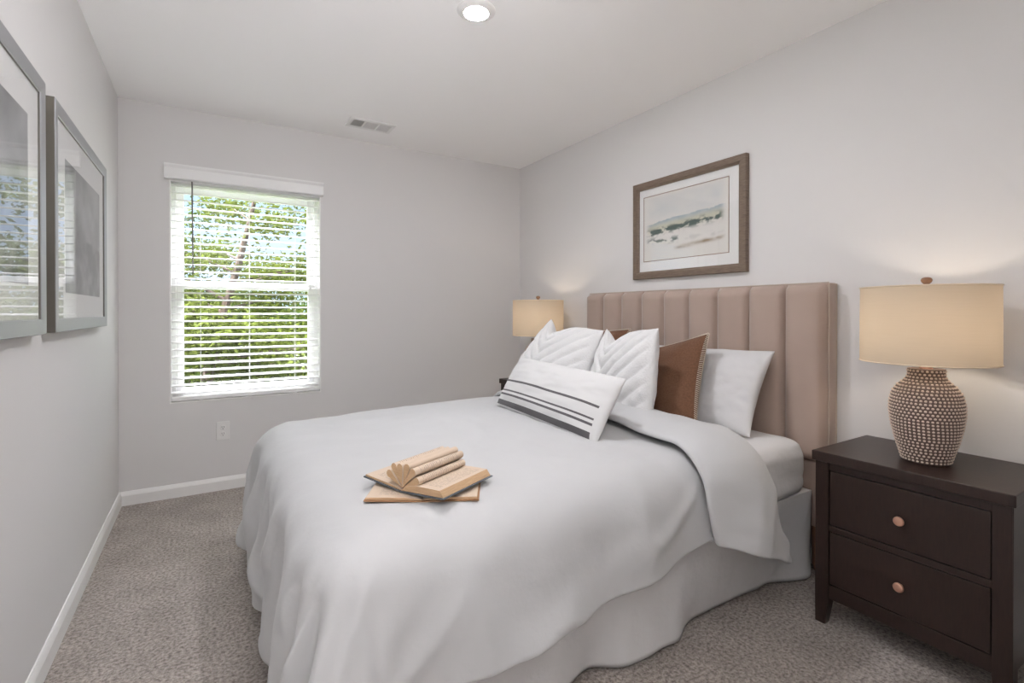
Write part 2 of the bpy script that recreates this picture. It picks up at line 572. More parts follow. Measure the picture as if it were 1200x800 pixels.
struct('glass_pane', bx(WX0 + 0.07, WX1 - 0.07, YW + 0.017, YW + 0.021, WZ0 + 0.08, 1.31), M['glass'], los)
bm = nb()
sphere(bm, (0.243, YW + 0.0, 1.345), 0.012, (2.2, 0.6, 0.7))
struct('sash_lock', bm, M['vinyl'], los, smooth=True)

# ================================================================== WINDOW BLIND
bl = thing('window_blind', 'white wide-slat horizontal blind hung over the far window, slats open', 'blind', ((WX0 + WX1) / 2, YF, 2.0))
VX0, VX1 = WX0 - 0.023, WX1 + 0.012
bm = nb()
prism(bm, [(YF - 0.002, 1.986), (YF - 0.040, 1.986), (YF - 0.044, 1.992), (YF - 0.044, 2.052), (YF - 0.050, 2.058), (YF - 0.056, 2.066), (YF - 0.056, 2.074), (YF - 0.002, 2.074)], 0, VX0, VX1)
build('valance', bm, M['slat'], bl, smooth=False)
build('headrail', bx(WX0 + 0.006, WX1 - 0.006, YF + 0.002, YF + 0.060, 1.975, 1.9995, 0.003), M['slat'], bl, smooth=False)
bm = nb()
YS = YF + 0.036
nsl = 30
zt, zb = 1.957, 0.648
for i in range(nsl):
    z = lerp(zt, zb, i / (nsl - 1))
    a = math.radians(5)
    sec_t, sec_b = [], []
    for k in range(5):
        q = -1 + 2 * k / 4
        yy = q * 0.027 * math.cos(a)
        zz = q * 0.027 * math.sin(a) + 0.0042 * (1 - q * q)
        sec_t.append((YS + yy, z + zz + 0.0023)); sec_b.append((YS + yy, z + zz - 0.0023))
    prism_poly = sec_b + sec_t[::-1]
    v0 = [bm.verts.new((WX0 + 0.008, y, zz)) for y, zz in prism_poly]
    v1 = [bm.verts.new((WX1 - 0.008, y, zz)) for y, zz in prism_poly]
    n = len(v0)
    for k in range(n):
        bm.faces.new((v0[k], v1[k], v1[(k + 1) % n], v0[(k + 1) % n]))
    bm.faces.new(v0); bm.faces.new(v1[::-1])
bmesh.ops.recalc_face_normals(bm, faces=bm.faces)
build('slats', bm, M['slat'], bl, smooth=False)
build('bottom_rail', bx(WX0 + 0.007, WX1 - 0.007, YS - 0.027, YS + 0.027, 0.600, 0.622, 0.004), M['slat'], bl, smooth=False)
for x in (-0.04, 0.24, 0.525):
    bm = nb()
    for y in (YS - 0.0285, YS + 0.0285):
        tube(bm, [(x, y, 1.96), (x, y, 0.612)], 0.0011, 5)
    for i in range(nsl):
        z = lerp(zt, zb, i / (nsl - 1)) - 0.002
        tube(bm, [(x, YS - 0.0285, z - 0.002), (x, YS + 0.0285, z + 0.002)], 0.0008, 4)
    box(bm, x - 0.009, x + 0.009, YS - 0.030, YS - 0.024, 0.596, 0.604, 0.001)
    build('ladder_cord', bm, M['cord'], bl)
bm = nb()
tube(bm, [(-0.084, YF + 0.001, 1.985), (-0.083, YF - 0.004, 1.95), (-0.080, YF - 0.004, 1.42)], 0.0042, 8)
tube(bm, [(-0.080, YF - 0.004, 1.425), (-0.080, YF - 0.004, 1.405)], [0.0042, 0.006], 8)
build('tilt_wand', bm, M['wand'], bl, label='dark grey tilt wand')
bm = nb()
for dx in (0, 0.006):
    tube(bm, [(0.615 + dx, YF + 0.002, 1.98), (0.615 + dx, YF + 0.0, 1.35)], 0.0009, 5)
lathe(bm, [(0.002, 0.0), (0.006, -0.01), (0.008, -0.035), (0.003, -0.04)], (0.618, YF, 1.355), 10)
build('lift_cord', bm, M['cord'], bl)

# ================================================================== OUTLET
ol = thing('electrical_outlet', 'white duplex wall outlet low on the far wall under the window', 'outlet', (0.082, YF, 0.385))
bm = bx(0.044, 0.120, YF - 0.006, YF + 0.001, 0.325, 0.446, 0.003)
build('cover_plate', bm, M['plate'], ol, smooth=False)
for z in (0.4065, 0.3645):
    bm = nb()
    lathe(bm, [(0.0165, 0.0), (0.0165, 0.003), (0.0155, 0.004)], (0, 0, 0), 24)
    bmesh.ops.rotate(bm, verts=bm.verts, cent=(0, 0, 0), matrix=Matrix.Rotation(PI / 2, 3, 'X'))
    bmesh.ops.translate(bm, verts=bm.verts, vec=(0.082, YF - 0.005, z))
    rc = build('receptacle', bm, M['plate'], ol)
    bm = nb()
    for dx in (-0.006, 0.006):
        box(bm, 0.082 + dx - 0.0012, 0.082 + dx + 0.0012, YF - 0.0097, YF - 0.008, z, z + 0.009)
    tube(bm, [(0.082, YF - 0.0097, z - 0.007), (0.082, YF - 0.008, z - 0.007)], 0.0027, 10)
    build('slots', bm, M['slot'], rc, label='dark socket slots')
bm = nb()
tube(bm, [(0.082, YF - 0.0072, 0.3855), (0.082, YF - 0.0055, 0.3855)], 0.003, 10)
build('screw', bm, M['plate'], ol)

# ================================================================== CEILING VENT
vt = thing('ceiling_vent', 'white rectangular air register in the ceiling near the window', 'vent', (0.953, 3.40, H))
vx0, vx1, vy0, vy1 = 0.80, 1.106, 3.315, 3.49
bm = nb()
zf = H - 0.007
box(bm, vx0, vx1, vy0, vy0 + 0.028, zf, H + 0.001, 0.002)
box(bm, vx0, vx1, vy1 - 0.028, vy1, zf, H + 0.001, 0.002)
box(bm, vx0, vx0 + 0.026, vy0 + 0.028, vy1 - 0.028, zf, H + 0.001, 0.002)
box(bm, vx1 - 0.026, vx1, vy0 + 0.028, vy1 - 0.028, zf, H + 0.001, 0.002)
secs = [(vx0 + 0.026, vx0 + 0.103, 50), (vx0 + 0.113, vx0 + 0.193, 0), (vx0 + 0.203, vx1 - 0.026, -50)]
for a in (secs[0][1], secs[1][1]):
    box(bm, a, a + 0.010, vy0 + 0.028, vy1 - 0.028, zf, H)
build('register_frame', bm, M['trim'], vt, smooth=False)
for a, b, ang in secs:
    bm = nb()
    nn = 9
    for i in range(nn):
        if ang == 0:
            y = lerp(vy0 + 0.034, vy1 - 0.034, i / (nn - 1))
            box(bm, a, b, y - 0.0045, y + 0.001, zf + 0.001, H - 0.001)
        else:
            x = lerp(a + 0.004, b - 0.004, i / (nn - 1))
            fs = box(bm, -0.0006, 0.0006, vy0 + 0.028, vy1 - 0.028, -0.006, 0.006)
            vs = list({v for f in fs for v in f.verts})
            bmesh.ops.rotate(bm, verts=vs, cent=(0, 0, 0), matrix=Matrix.Rotation(math.radians(ang), 3, 'Y'))
            bmesh.ops.translate(bm, verts=vs, vec=(x, 0, H - 0.0045))
    build('louver_bank', bm, M['vent_mid'], vt, smooth=False)
build('duct_backing', bx(vx0 + 0.02, vx1 - 0.02, vy0 + 0.02, vy1 - 0.02, H - 0.0008, H + 0.0005), M['vent_dark'], vt, smooth=False, label='dark duct behind the louvers')

# ================================================================== RECESSED CEILING LIGHT
LX, LY = 0.975, 1.878
rl = thing('recessed_ceiling_light', 'round white recessed light glowing in the middle of the ceiling', 'ceiling light', (LX, LY, H))
bm = nb()
lathe(bm, [(0.082, 0.001), (0.082, -0.003), (0.078, -0.006), (0.060, -0.0125), (0.053, -0.014), (0.051, -0.013), (0.051, 0.0)], (LX, LY, H), 64, False, False)
build('trim_ring', bm, M['trim'], rl)
bm = nb()
lathe(bm, [(0.0505, -0.0128), (0.046, -0.0142), (0.036, -0.0155), (0.020, -0.0162), (0.001, -0.0165)], (LX, LY, H), 48, False, True)
build('lens', bm, M['lens'], rl, label='glowing white lens')

# ================================================================== PICTURES
def paint_grid(bm, f, corner, du, dv, nu, nv):
    """flat grid with a painted colour per vertex; f(u, v) gives linear rgb"""
    lay = bm.loops.layers.color.new('paint') if 'paint' not in bm.loops.layers.color else bm.loops.layers.color['paint']
    g = [[bm.verts.new(Vector(corner) + Vector(du) * (i / nu) + Vector(dv) * (j / nv)) for i in range(nu + 1)] for j in range(nv + 1)]
    cols = [[f(i / nu, j / nv) for i in range(nu + 1)] for j in range(nv + 1)]
    for j in range(nv):
        for i in range(nu):
            fc = bm.faces.new((g[j][i], g[j][i + 1], g[j + 1][i + 1], g[j + 1][i]))
            for lp, (a, b) in zip(fc.loops, ((j, i), (j, i + 1), (j + 1, i + 1), (j + 1, i))):
                c = cols[a][b]
                lp[lay] = (*[max(0, min(1, x)) ** (1 / 2.2) for x in c], 1)
def fbm(x, y, z=0.0, o=5):
    s, a = 0.0, 0.5
    for k in range(o):
        s += a * noise.noise(Vector((x, y, z))); x *= 2.03; y *= 2.03; a *= 0.5
    return s

def mix3(a, b, t): return tuple(lerp(p, q, t) for p, q in zip(a, b))

# --- left wall: two pewter frames; profile bevelled towards the glass
def left_frame(y0, y1, z0, z1, label, print_rect, seed):
    t = thing('picture_frame', label, 'framed picture', (XL, (y0 + y1) / 2, z0), 'pewter framed prints on the left wall')
    D = 0.036
    w = 0.046
    bm = nb()
    def ring(ins, x):
        return [bm.verts.new((XL + x, yy, zz)) for yy, zz in ((y0 + ins, z0 + ins), (y1 - ins, z0 + ins), (y1 - ins, z1 - ins), (y0 + ins, z1 - ins))]
    rs = [ring(0.0, 0.001), ring(0.0, D - 0.002), ring(0.002, D), ring(w - 0.003, D - 0.002), ring(w, D - 0.004), ring(w, 0.010), ring(w, 0.001)]
    for k, (a, b) in enumerate(zip(rs, rs[1:])):
        for i in range(4):
            f = bm.faces.new((a[i], a[(i + 1) % 4], b[(i + 1) % 4], b[i]))
            f.material_index = 1 if k == 0 or k >= 4 else 0
    bmesh.ops.recalc_face_normals(bm, faces=bm.faces)
    build('frame', bm, [M['silver'], M['silver_side']], t, smooth=False)
    build('mat_board', bx(XL + 0.0015, XL + 0.027, y0 + w - 0.001, y1 - w + 0.001, z0 + w - 0.001, z1 - w + 0.001), M['matboard'], t, smooth=False)
    py0, py1, pz0, pz1 = print_rect
    def f(u, v):
        a = fbm(u * 3 + seed, v * 2.4, seed)
        ridge = 0.45 + 0.22 * fbm(u * 2.2 + seed * 3, 0.3, 1.0)
        g = 0.30 + 0.5 * a
        if v < ridge: g = 0.13 + 0.42 * max(0, fbm(u * 7, v * 7, seed) + 0.18)
        g = 0.10 + 0.8 * max(0.03, min(0.7, g))
        return (g * 0.97, g, g * 1.02)
    bm = nb()
    paint_grid(bm, f, (XL + 0.0274, py0, pz0), (0, py1 - py0, 0), (0, 0, pz1 - pz0), 60, 44)
    build('print', bm, M['paint'], t, smooth=False, label='grey landscape photograph print')
    build('glass', bx(XL + 0.0285, XL + 0.0305, y0 + w - 0.0005, y1 - w + 0.0005, z0 + w - 0.0005, z1 - w + 0.0005), M['pglass'], t, smooth=False)
    return t
left_frame(2.140, 3.092, 1.092, 1.855, 'pewter framed grey print on left wall, the one closer to the window', (2.31, 2.958, 1.228, 1.70), 1.3)
left_frame(1.075, 2.030, 1.092, 1.855, 'pewter framed grey print on left wall, cut off by the photo edge', (1.24, 1.888, 1.235, 1.712), 4.7)

# --- right wall: watercolour above the headboard
pt = thing('picture_frame', 'brown wood framed watercolour landscape hung above the headboard', 'framed picture', (XR, 1.935, 1.368))
py0, py1, pz0, pz1 = 1.540, 2.334, 1.368, 1.978
bm = nb()
D, w = 0.030, 0.046
def ringR(ins, x):
    return [bm.verts.new((XR - x, yy, zz)) for yy, zz in ((py0 + ins, pz0 + ins), (py1 - ins, pz0 + ins), (py1 - ins, pz1 - ins), (py0 + ins, pz1 - ins))]
rs = [ringR(0, 0.001), ringR(0, D - 0.003), ringR(0.003, D), ringR(w - 0.012, D), ringR(w - 0.008, D - 0.006), ringR(w, D - 0.010), ringR(w, 0.001)]
for a, b in zip(rs, rs[1:]):
    for i in range(4):
        bm.faces.new((a[i], a[(i + 1) % 4], b[(i + 1) % 4], b[i]))
bmesh.ops.recalc_face_normals(bm, faces=bm.faces)
build('frame', bm, M['oak'], pt, smooth=False)
build('mat_board', bx(XR - 0.012, XR - 0.001, py0 + w - 0.001, py1 - w + 0.001, pz0 + w - 0.001, pz1 - w + 0.001), M['matboard'], pt, smooth=False)
def water(u, v):
    # u: 0 left .. 1 right seen from the room, v: 0 bottom .. 1 top
    paper = (0.74, 0.72, 0.69)
    edge = min(u, 1 - u) * 9 + 0.25 * fbm(u * 5, v * 5, 3.0)
    em = sst(0.15, 0.9, edge) * sst(0.0, 0.07, 1 - v)
    c = paper
    n = fbm(u * 4, v * 5, 0.5)
    sky = sst(0.55, 0.75, v) * (0.35 + 0.7 * n)
    c = mix3(c, (0.52, 0.56, 0.58), max(0, min(0.8, sky)) * em)
    hz = 0.565 + 0.10 * u + 0.05 * fbm(u * 4, 1.0, 7.0)
    # distant blue hills
    d = hz - v
    if 0 < d < 0.13:
        c = mix3(c, (0.25, 0.36, 0.45), em * (1 - d / 0.13) * (0.75 + 0.5 * fbm(u * 9, v * 9, 2)))
    # yellow-green meadow
    g = fbm(u * 6, v * 12, 9.0)
    mead = math.exp(-((v - (0.475 + 0.08 * u)) / 0.07) ** 2)
    c = mix3(c, (0.55, 0.54, 0.36), em * mead * 0.6)
    # dark green thickets
    t = fbm(u * 9 + 3, v * 16, 4.0)
    tb = math.exp(-((v - (0.42 + 0.10 * u)) / 0.055) ** 2) + 0.7 * math.exp(-((v - 0.30 + 0.03 * u) / 0.045) ** 2) * (1 if u < 0.45 else 0.2)
    k = 1.3 * sst(-0.10, 0.12, t + 0.34 * tb - 0.16 + 0.3 * fbm(u * 30, v * 40, 8.0)) * tb
    c = mix3(c, (0.055, 0.095, 0.085), em * min(1, k) * 0.95)
    # brown stroke across the sand
    b = math.exp(-((v - (0.10 + 0.13 * u)) / 0.028) ** 2) * sst(0.35, 0.5, u)
    c = mix3(c, (0.30, 0.22, 0.13), em * b * max(0, min(1, 0.65 + 1.4 * fbm(u * 10, v * 14, 6))))
    return c
bm = nb()
paint_grid(bm, water, (XR - 0.0125, 2.250, 1.480), (0, -0.600, 0), (0, 0, 0.402), 130, 90)
build('print', bm, M['paint'], pt, smooth=False, label='watercolour of blue hills, green thickets and sand')
bm = nb()
x0, x1 = XR - 0.0140, XR - 0.0120
for (a, b, c, d) in ((2.250, 2.2535, 1.4765, 1.8855), (1.6465, 1.650, 1.4765, 1.8855), (1.650, 2.250, 1.4765, 1.480), (1.650, 2.250, 1.882, 1.8855)):
    box(bm, x0, x1, a, b, c, d)
build('mat_line', bm, M['finial'], pt, smooth=False, label='thin brown line around the painting')
build('glass', bx(XR - 0.0190, XR - 0.0165, py0 + w - 0.0005, py1 - w + 0.0005, pz0 + w - 0.0005, pz1 - w + 0.0005), M['pglass'], pt, smooth=False)

# ================================================================== BED
BY0, BY1 = 1.15, 2.67
bed = thing('bed', 'bed with tall blush channel-tufted velvet headboard against the right wall', 'bed', (2.30, 1.91, 0))
HY0, HY1, HZ = 1.117, 2.703, 1.289
# upholstered slab behind the channels
bm = bx(2.305, XR - 0.004, HY0, HY1, 0.20, HZ, 0.008, 3)
build('headboard_frame', bm, M['velvet'], bed)
edges = [2.701, 2.530, 2.358, 2.186, 2.012, 1.835, 1.656, 1.477, 1.297, 1.119]
def channel(y0, y1, z0, z1):
    bm = nb()
    nu, nv = 14, 30
    rows = []
    for j in range(nv + 1):
        v = j / nv
        z = lerp(z0, z1, v)
        row = []
        for i in range(nu + 1):
            u = -1 + 2 * i / nu
            ru = (1 - abs(u) ** 3.2) ** 0.45 if abs(u) < 1 else 0
            dv = min(v, 1 - v) * (z1 - z0)
            rv = math.sqrt(max(0, 1 - max(0, 1 - dv / 0.03) ** 2))
            x = 2.312 - 0.058 * (0.30 * (1 if 0 < j < nv else 0) + 0.70 * ru * rv) * (1 if 0 < i < nu else 0.15)
            row.append(bm.verts.new((x + 0.0015 * N3(u * 2 + y0 * 9, v * 7), lerp(y0, y1, (u + 1) / 2), z)))
        rows.append(row)
    for j in range(nv):
        for i in range(nu):
            bm.faces.new((rows[j][i], rows[j][i + 1], rows[j + 1][i + 1], rows[j + 1][i]))
    bmesh.ops.recalc_face_normals(bm, faces=bm.faces)
    c = sum((f.normal.x for f in bm.faces))
    if c > 0: bmesh.ops.reverse_faces(bm, faces=bm.faces)
    return bm
for a, b in zip(edges, edges[1:]):
    build('channel_panel', channel(b + 0.0006, a - 0.0006, 0.495, HZ - 0.001), M['velvet'], bed, auto=0)
build('lower_panel', bx(2.290, 2.306, HY0 + 0.003, HY1 - 0.003, 0.21, 0.494, 0.006, 2), M['velvet'], bed)
bm = nb()
for y in (HY0 - 0.0005, HY1 + 0.0005):
    tube(bm, [(2.3075, y, 0.21), (2.3075, y, HZ - 0.004)], 0.0034, 8)
tube(bm, [(2.3075, HY0, HZ - 0.001), (2.3075, HY1, HZ - 0.001)], 0.0034, 8)
for y in (HY0 - 0.0005, HY1 + 0.0005):
    tube(bm, [(XR - 0.010, y, 0.21), (XR - 0.010, y, HZ - 0.004)], 0.0030, 8)
build('piping', bm, M['piping'], bed, label='pale piping along the headboard edges')
for y in (HY0 + 0.045, HY1 - 0.045):
    bm = nb()
    lathe(bm, [(0.030, 0.0), (0.036, 0.03), (0.040, 0.20)], (2.342, y, 0), 24)
    build('leg', bm, M['finial'], bed)
for y in (1.24, 2.58):
    build('side_rail', bx(0.30, 2.30, y - 0.02, y + 0.02, 0.12, 0.20, 0.004), M['slot'], bed, smooth=False)
for x in (0.34, 1.3):
    for y in (1.24, 2.58):
        bm = nb(); lathe(bm, [(0.025, 0), (0.03, 0.12)], (x, y, 0), 16)
        build('leg', bm, M['slot'], bed)

# ------------------------------------------------------------------ bed skirt, mattress, duvet

def skirt():
    bm = nb()
    r = 0.05
    x0, y0, y1, x1 = 0.235, 1.165, 2.655, 2.262
    path = []      # (x, y, nx, ny, arclength)
    L = 0.0
    def add(x, y, nx, ny):
        nonlocal L
        if path: L += math.hypot(x - path[-1][0], y - path[-1][1])
        path.append((x, y, nx, ny, L))
    n = 150
    for i in range(n): add(lerp(x1, x0 + r, i / (n - 1)), y0, 0, -1)
    for i in range(1, 10):
        a = PI / 2 * i / 10; add(x0 + r - r * math.sin(a), y0 + r - r * math.cos(a), -math.sin(a), -math.cos(a))
    m = 80
    for i in range(m): add(x0, lerp(y0 + r, y1 - r, i / (m - 1)), -1, 0)
    for i in range(1, 10):
        a = PI / 2 * i / 10; add(x0 + r - r * math.cos(a), y1 - r + r * math.sin(a), -math.cos(a), math.sin(a))
    for i in range(60): add(lerp(x0 + r, x1, i / 59), y1, 0, 1)
    rows = []
    nz = 22
    for j in range(nz + 1):
        t = j / nz
        row = []
        for (x, y, nx, ny, s) in path:
            zt = 0.376
            hem = 0.006 + 0.010 * (0.5 + 0.5 * N3(s * 2.2, 4.2))
            z = lerp(zt, hem, t)
            q = t ** 1.2
            o = q * (0.022 * math.sin(s * 9.0 + 2.6 * N3(s * 1.5, 0.3)) + 0.036 * N3(s * 3.6, 1.7) + 0.018 * N3(s * 9, t * 1.5) + 0.008 * math.sin(s * 24 + 3 * N3(s * 2, 8.0))) - 0.030 * q
            # loose sweep of the split panel near the foot end
            o += 0.02 * q * math.exp(-((s - 0.9) / 0.22) ** 2)
            o += 0.010 * math.sin(t * 5 + s * 6) * q * (1 - q)
            row.append(bm.verts.new((x + nx * o, y + ny * o, z)))
        rows.append(row)
    for j in range(nz):
        for i in range(len(path) - 1):
            bm.faces.new((rows[j][i], rows[j + 1][i], rows[j + 1][i + 1], rows[j][i + 1]))
    # the deck cloth lying under the mattress
    bm.faces.new(rows[0])
    bmesh.ops.recalc_face_normals(bm, faces=bm.faces)
    return bm
sk = build('bed_skirt', skirt(), M['skirt'], auto=60)
set_props(sk, 'white pleated bed skirt hanging to the carpet below the duvet', 'bed skirt')
md = sk.modifiers.new('thickness', 'SOLIDIFY'); md.thickness = 0.002; md.offset = 0

def mattress():
    bm = nb()
    x0, x1, y0, y1, z0, z1 = 0.262, 2.225, BY0, BY1, 0.379, 0.612
    box(bm, x0, x1, y0, y1, z0, z1)
    bmesh.ops.subdivide_edges(bm, edges=bm.edges, cuts=36, use_grid_fill=True)
    rr = 0.07
    for v in bm.verts:
        p = v.co
        c = Vector((max(x0 + rr, min(x1 - rr, p.x)), max(y0 + rr, min(y1 - rr, p.y)), max(z0 + rr * 0.6, min(z1 - rr, p.z))))
        d = p - c
        if d.length > 1e-6:
            rad = min(rr, d.length)
            if d.length > rr: p = c + d.normalized() * rr
        n = (p - c)
        n = n.normalized() if n.length > 1e-6 else Vector((0, 0, 1))
        amp = 0.006 if p.z > z0 + 0.01 else 0
        under = 1 - sst(1.25, 1.75, p.x)         # pressed in where the duvet lies on it
        p = Vector((p.x, p.y + 0.028 * under * (1 if p.y < 1.9 else -1) * min(1, abs(p.y - 1.91) / 0.6), p.z - 0.012 * under * (1 if p.z > 0.5 else 0)))
        ce = max(0, 0.40 - p.x) * max(0, abs(p.y - 1.91) - 0.60)
        p.z -= 2.2 * ce if p.z > 0.5 else 0
        v.co = p + n * amp * (N3(p.x * 9, p.y * 9, p.z * 26) + 0.6 * N3(p.x * 30, p.y * 22, p.z * 30))
    bmesh.ops.recalc_face_normals(bm, faces=bm.faces)
    return bm
mt = build('mattress', mattress(), M['sheet'], auto=0, subsurf=1)
set_props(mt, 'mattress in a white fitted sheet, bare at the headboard end', 'mattress')

# duvet: laid over the mattress, its head end folded back
DX0, DY0, DY1, DR = 0.185, 1.105, 2.715, 0.15
DTOP = 0.652
def drape(s, t, h):
    """cloth coordinates (s along the bed, t across; beyond the rectangle = hanging) to a point, h above the cloth"""
    cx, c0, c1 = DX0 + DR, DY0 + DR, DY1 - DR
    a = max(0.0, cx - s)
    b0, b1 = max(0.0, c0 - t), max(0.0, t - c1)
    b, sg = (b0, -1) if b0 > 0 else (b1, 1)
    bx_, by_ = max(s, cx), min(max(t, c0), c1)
    top_n = 0.007 * N3(s * 3.1, t * 3.1, 0.7) + 0.0050 * N3(s * 8, t * 8, 2.0) + 0.0018 * N3(s * 19, t * 13, 5.0)
    top_n += 0.004 * max(0, 1 - abs(N3(s * 2.1 + t * 1.7, t * 1.0 - s * 0.8, 31.0)) * 4) ** 2
    flat = math.exp(-(((s - 0.56) / 0.26) ** 2 + ((t - 1.42) / 0.24) ** 2))
    top_n *= 1 - 0.9 * flat
    top_n -= 0.024 * (1 - sst(0.15, 1.15, s))
    if a <= 0 and b <= 0:
        e = min(s - cx + 0.3, t - c0 + 0.3, c1 - t + 0.3)
        puff = 0.012 * sst(0.0, 0.6, min(t - c0, c1 - t, s - cx)) 
        return Vector((s, t, DTOP + puff + top_n + h)), Vector((0, 0, 1))
    m = max(a, b)
    ang = math.atan2(b, a)            # 0 foot side, pi/2 long side
    d = m * (1 + 0.13 * math.sin(2 * ang) ** 2)
    nx, ny = -math.cos(ang), sg * math.sin(ang)
    R = DR
    Rc = 0.42
    if a <= 0: P = Rc * PI / 2 + (s - cx)
    elif b <= 0: P = -(t - c0) if sg < 0 else (t - c1)
    else: P = Rc * ang
    if sg > 0 : P += 7.7
    arc = R * PI / 2
    foot = math.cos(ang) ** 2 if b > 0 else 1.0
    if a <= 0: foot = 0.0
    corner = math.sin(2 * ang) ** 2 if (a > 0 and b > 0) else 0.0
    if d < arc:
        th = d / R
        out = R * math.sin(th); drop = R * (1 - math.cos(th)); nup = math.cos(th); nout = math.sin(th)
        q = 0.0
    else:
        q = d - arc
        fl = 0.06 + 0.16 * corner
        out = R + fl * q; drop = R + q * math.sqrt(1 - fl * fl); nup = 0.0; nout = 1.0
    g = sst(0.08, 0.55, d)
    wv = 1.5 * N3(P * 1.3, 3.3) 
    fold = (0.030 * foot + 0.026 * corner) * math.sin(P * 2 * PI / 0.31 + wv * 2.6 + 0.6) \
         + (0.021 * (1 - foot)) * math.sin(P * 2 * PI / 0.47 + wv * 2 + 0.9) + 0.016 * N3(P * 5.5, d * 1.2, 8.0)
    cr = 1 - abs(N3(P * 3.2 + d * 1.6, d * 1.1 - P * 0.6, 12.0)) * 4.2
    out += 0.026 * max(0, cr) ** 2 * sst(0.10, 0.35, d)
    out += g * fold + (0.010 * N3(P * 4, d * 3.5, 1.1) + 0.004 * N3(P * 11, d * 9, 6.1)) * sst(0.05, 0.3, d)
    z = DTOP - drop + top_n * nup
    n = Vector((nx * nout, ny * nout, nup))
    p = Vector((bx_ + nx * out, by_ + ny * out, z)) + n * h
    if p.z < 0.012: p.z = 0.012 + 0.1 * (p.z - 0.012) if p.z > -0.02 else 0.010
    return p, n

def duvet():
    bm = nb()
    ncN, ncT, ncF = 30, 62, 26
    cols = []
    for i in range(ncN): cols.append(('n', 1 - i / ncN))
    for i in range(ncT + 1): cols.append(('t', i / ncT))
    for i in range(1, ncF + 1): cols.append(('f', i / ncF))
    # hem length on the near side by s, measured as cloth hanging beyond the core rectangle
    def hang(s):
        # metres of cloth beyond the inner rectangle (arc length 0.2356 is the rounding)
        pts = [(-0.6, 0.55), (0.3, 0.505), (0.65, 0.478), (1.30, 0.418), (1.48, 0.372), (1.58, 0.405), (1.75, 0.475), (1.90, 0.55), (2.2, 0.57)]
        for (a, b), (c, d) in zip(pts, pts[1:]):
            if s <= c: return lerp(b, d, (s - a) / (c - a))
        return pts[-1][1]
    c0, c1 = DY0 + DR, DY1 - DR
    foot_hang = 0.655
    s0 = DX0 + DR - foot_hang
    SO, SI = 1.705, 1.462
    rows_n = 112
    grid = []
    def so(c):
        k, f = c
        if k == 'n': return SO + 0.012 * math.sin(f * 3) + 0.17 * f ** 2.6
        if k == 't': return SO + 0.015 * math.sin(f * 7) * f
        return SO
    def si(c):
        k, f = c
        if k == 'n': return SI - 0.03 * (1 - f) * f * 4 + 0.015 * f
        if k == 't': return SI + 0.05 * sst(0, 0.4, f)
        return SI + 0.05
    def tt(c, s):
        k, f = c
        if k == 'n': return c0 - hang(s) * f
        if k == 't': return lerp(c0, c1, f)
        return c1 + 0.60 * f
    TH = 0.022
    for r in range(rows_n + 1):
        row = []
        for c in cols:
            s = lerp(s0, so(c), r / rows_n)
            p, n = drape(s, tt(c, s), 0.0)
            row.append(bm.verts.new(p))
        grid.append(row)
    # rounding of the fold: cloth turns up and back
    RB = 0.024
    for k in range(1, 6):
        th = PI * k / 6
        row = []
        for c in cols:
            s = so(c)
            p, n = drape(s, tt(c, s), RB * (1 - math.cos(th)))
            p.x += RB * math.sin(th)
            row.append(bm.verts.new(p))
        grid.append(row)
    for r in range(0, 21):
        row = []
        f = r / 20
        for c in cols:
            s = lerp(so(c), si(c), f)
            hh = 2 * RB * (1 - 0.45 * f ** 3) + 0.006 * N3(s * 6, c[1] * 8, 3.0) + 0.012 * math.sin(f * PI)
            if f == 1: hh = 0.020
            if c[0] != 'n': hh *= 1 - 0.55 * (sst(0.75, 1.0, c[1]) if c[0] == 't' else 1)
            p, n = drape(s, tt(c, s), hh)
            row.append(bm.verts.new(p))
        grid.append(row)
    nc = len(cols)
    for a, b in zip(grid, grid[1:]):
        for i in range(nc - 1):
            bm.faces.new((a[i], b[i], b[i + 1], a[i + 1]))
    bm.normal_update()
    # make the first sheet face up
    if grid[60][ncN + 20].link_faces[0].normal.z < 0:
        bmesh.ops.reverse_faces(bm, faces=bm.faces)
    return bm
dv = build('duvet', duvet(), M['linen'], auto=0)
set_props(dv, 'thick white linen duvet spread over the bed, head end folded back', 'duvet')
md = dv.modifiers.new('thickness', 'SOLIDIFY'); md.thickness = 0.020; md.offset = -1.0
md = dv.modifiers.new('subdivision', 'SUBSURF'); md.levels = 1; md.render_levels = 1

# ================================================================== PILLOWS
def pillow_pt(u, v, w, h, T, k, side, seed, wr, extra, taper=0.0, notch=0.0, kx=None):
    kx = k if kx is None else kx
    x = 0.5 * w * u * (1 - kx * (1 - v * v) * abs(u))
    y = 0.5 * h * v * (1 - k * (1 - u * u) * abs(v))
    x *= 1 - taper * sst(-1, 1, v)
    y -= notch * (math.exp(-((u + 0.45) / 0.38) ** 2) - 0.05 * math.exp(-((u - 0.45) / 0.4) ** 2)) * (1 - u * u) ** 0.5 * max(0.0, v) ** 2 if abs(u) < 1 else 0
    e = max(0.0, (1 - abs(u) ** 2.4)) * max(0.0, (1 - abs(v) ** 2.4))
    z = 0.5 * T * e ** 0.52
    edge = (1 - e) ** 2
    z += wr * min(1, e * 4) * (N3(u * 2.2 + seed, v * 2.2, side * 3 + seed) + 0.5 * N3(u * 6 + seed, v * 6, side * 5.0)
         + 0.9 * edge * N3(math.atan2(v, u) * 5 + seed, e * 1.2, seed))
    if extra and side > 0: z += extra(u, v) * min(1, e * 3)
    return Vector((x, y, side * z))

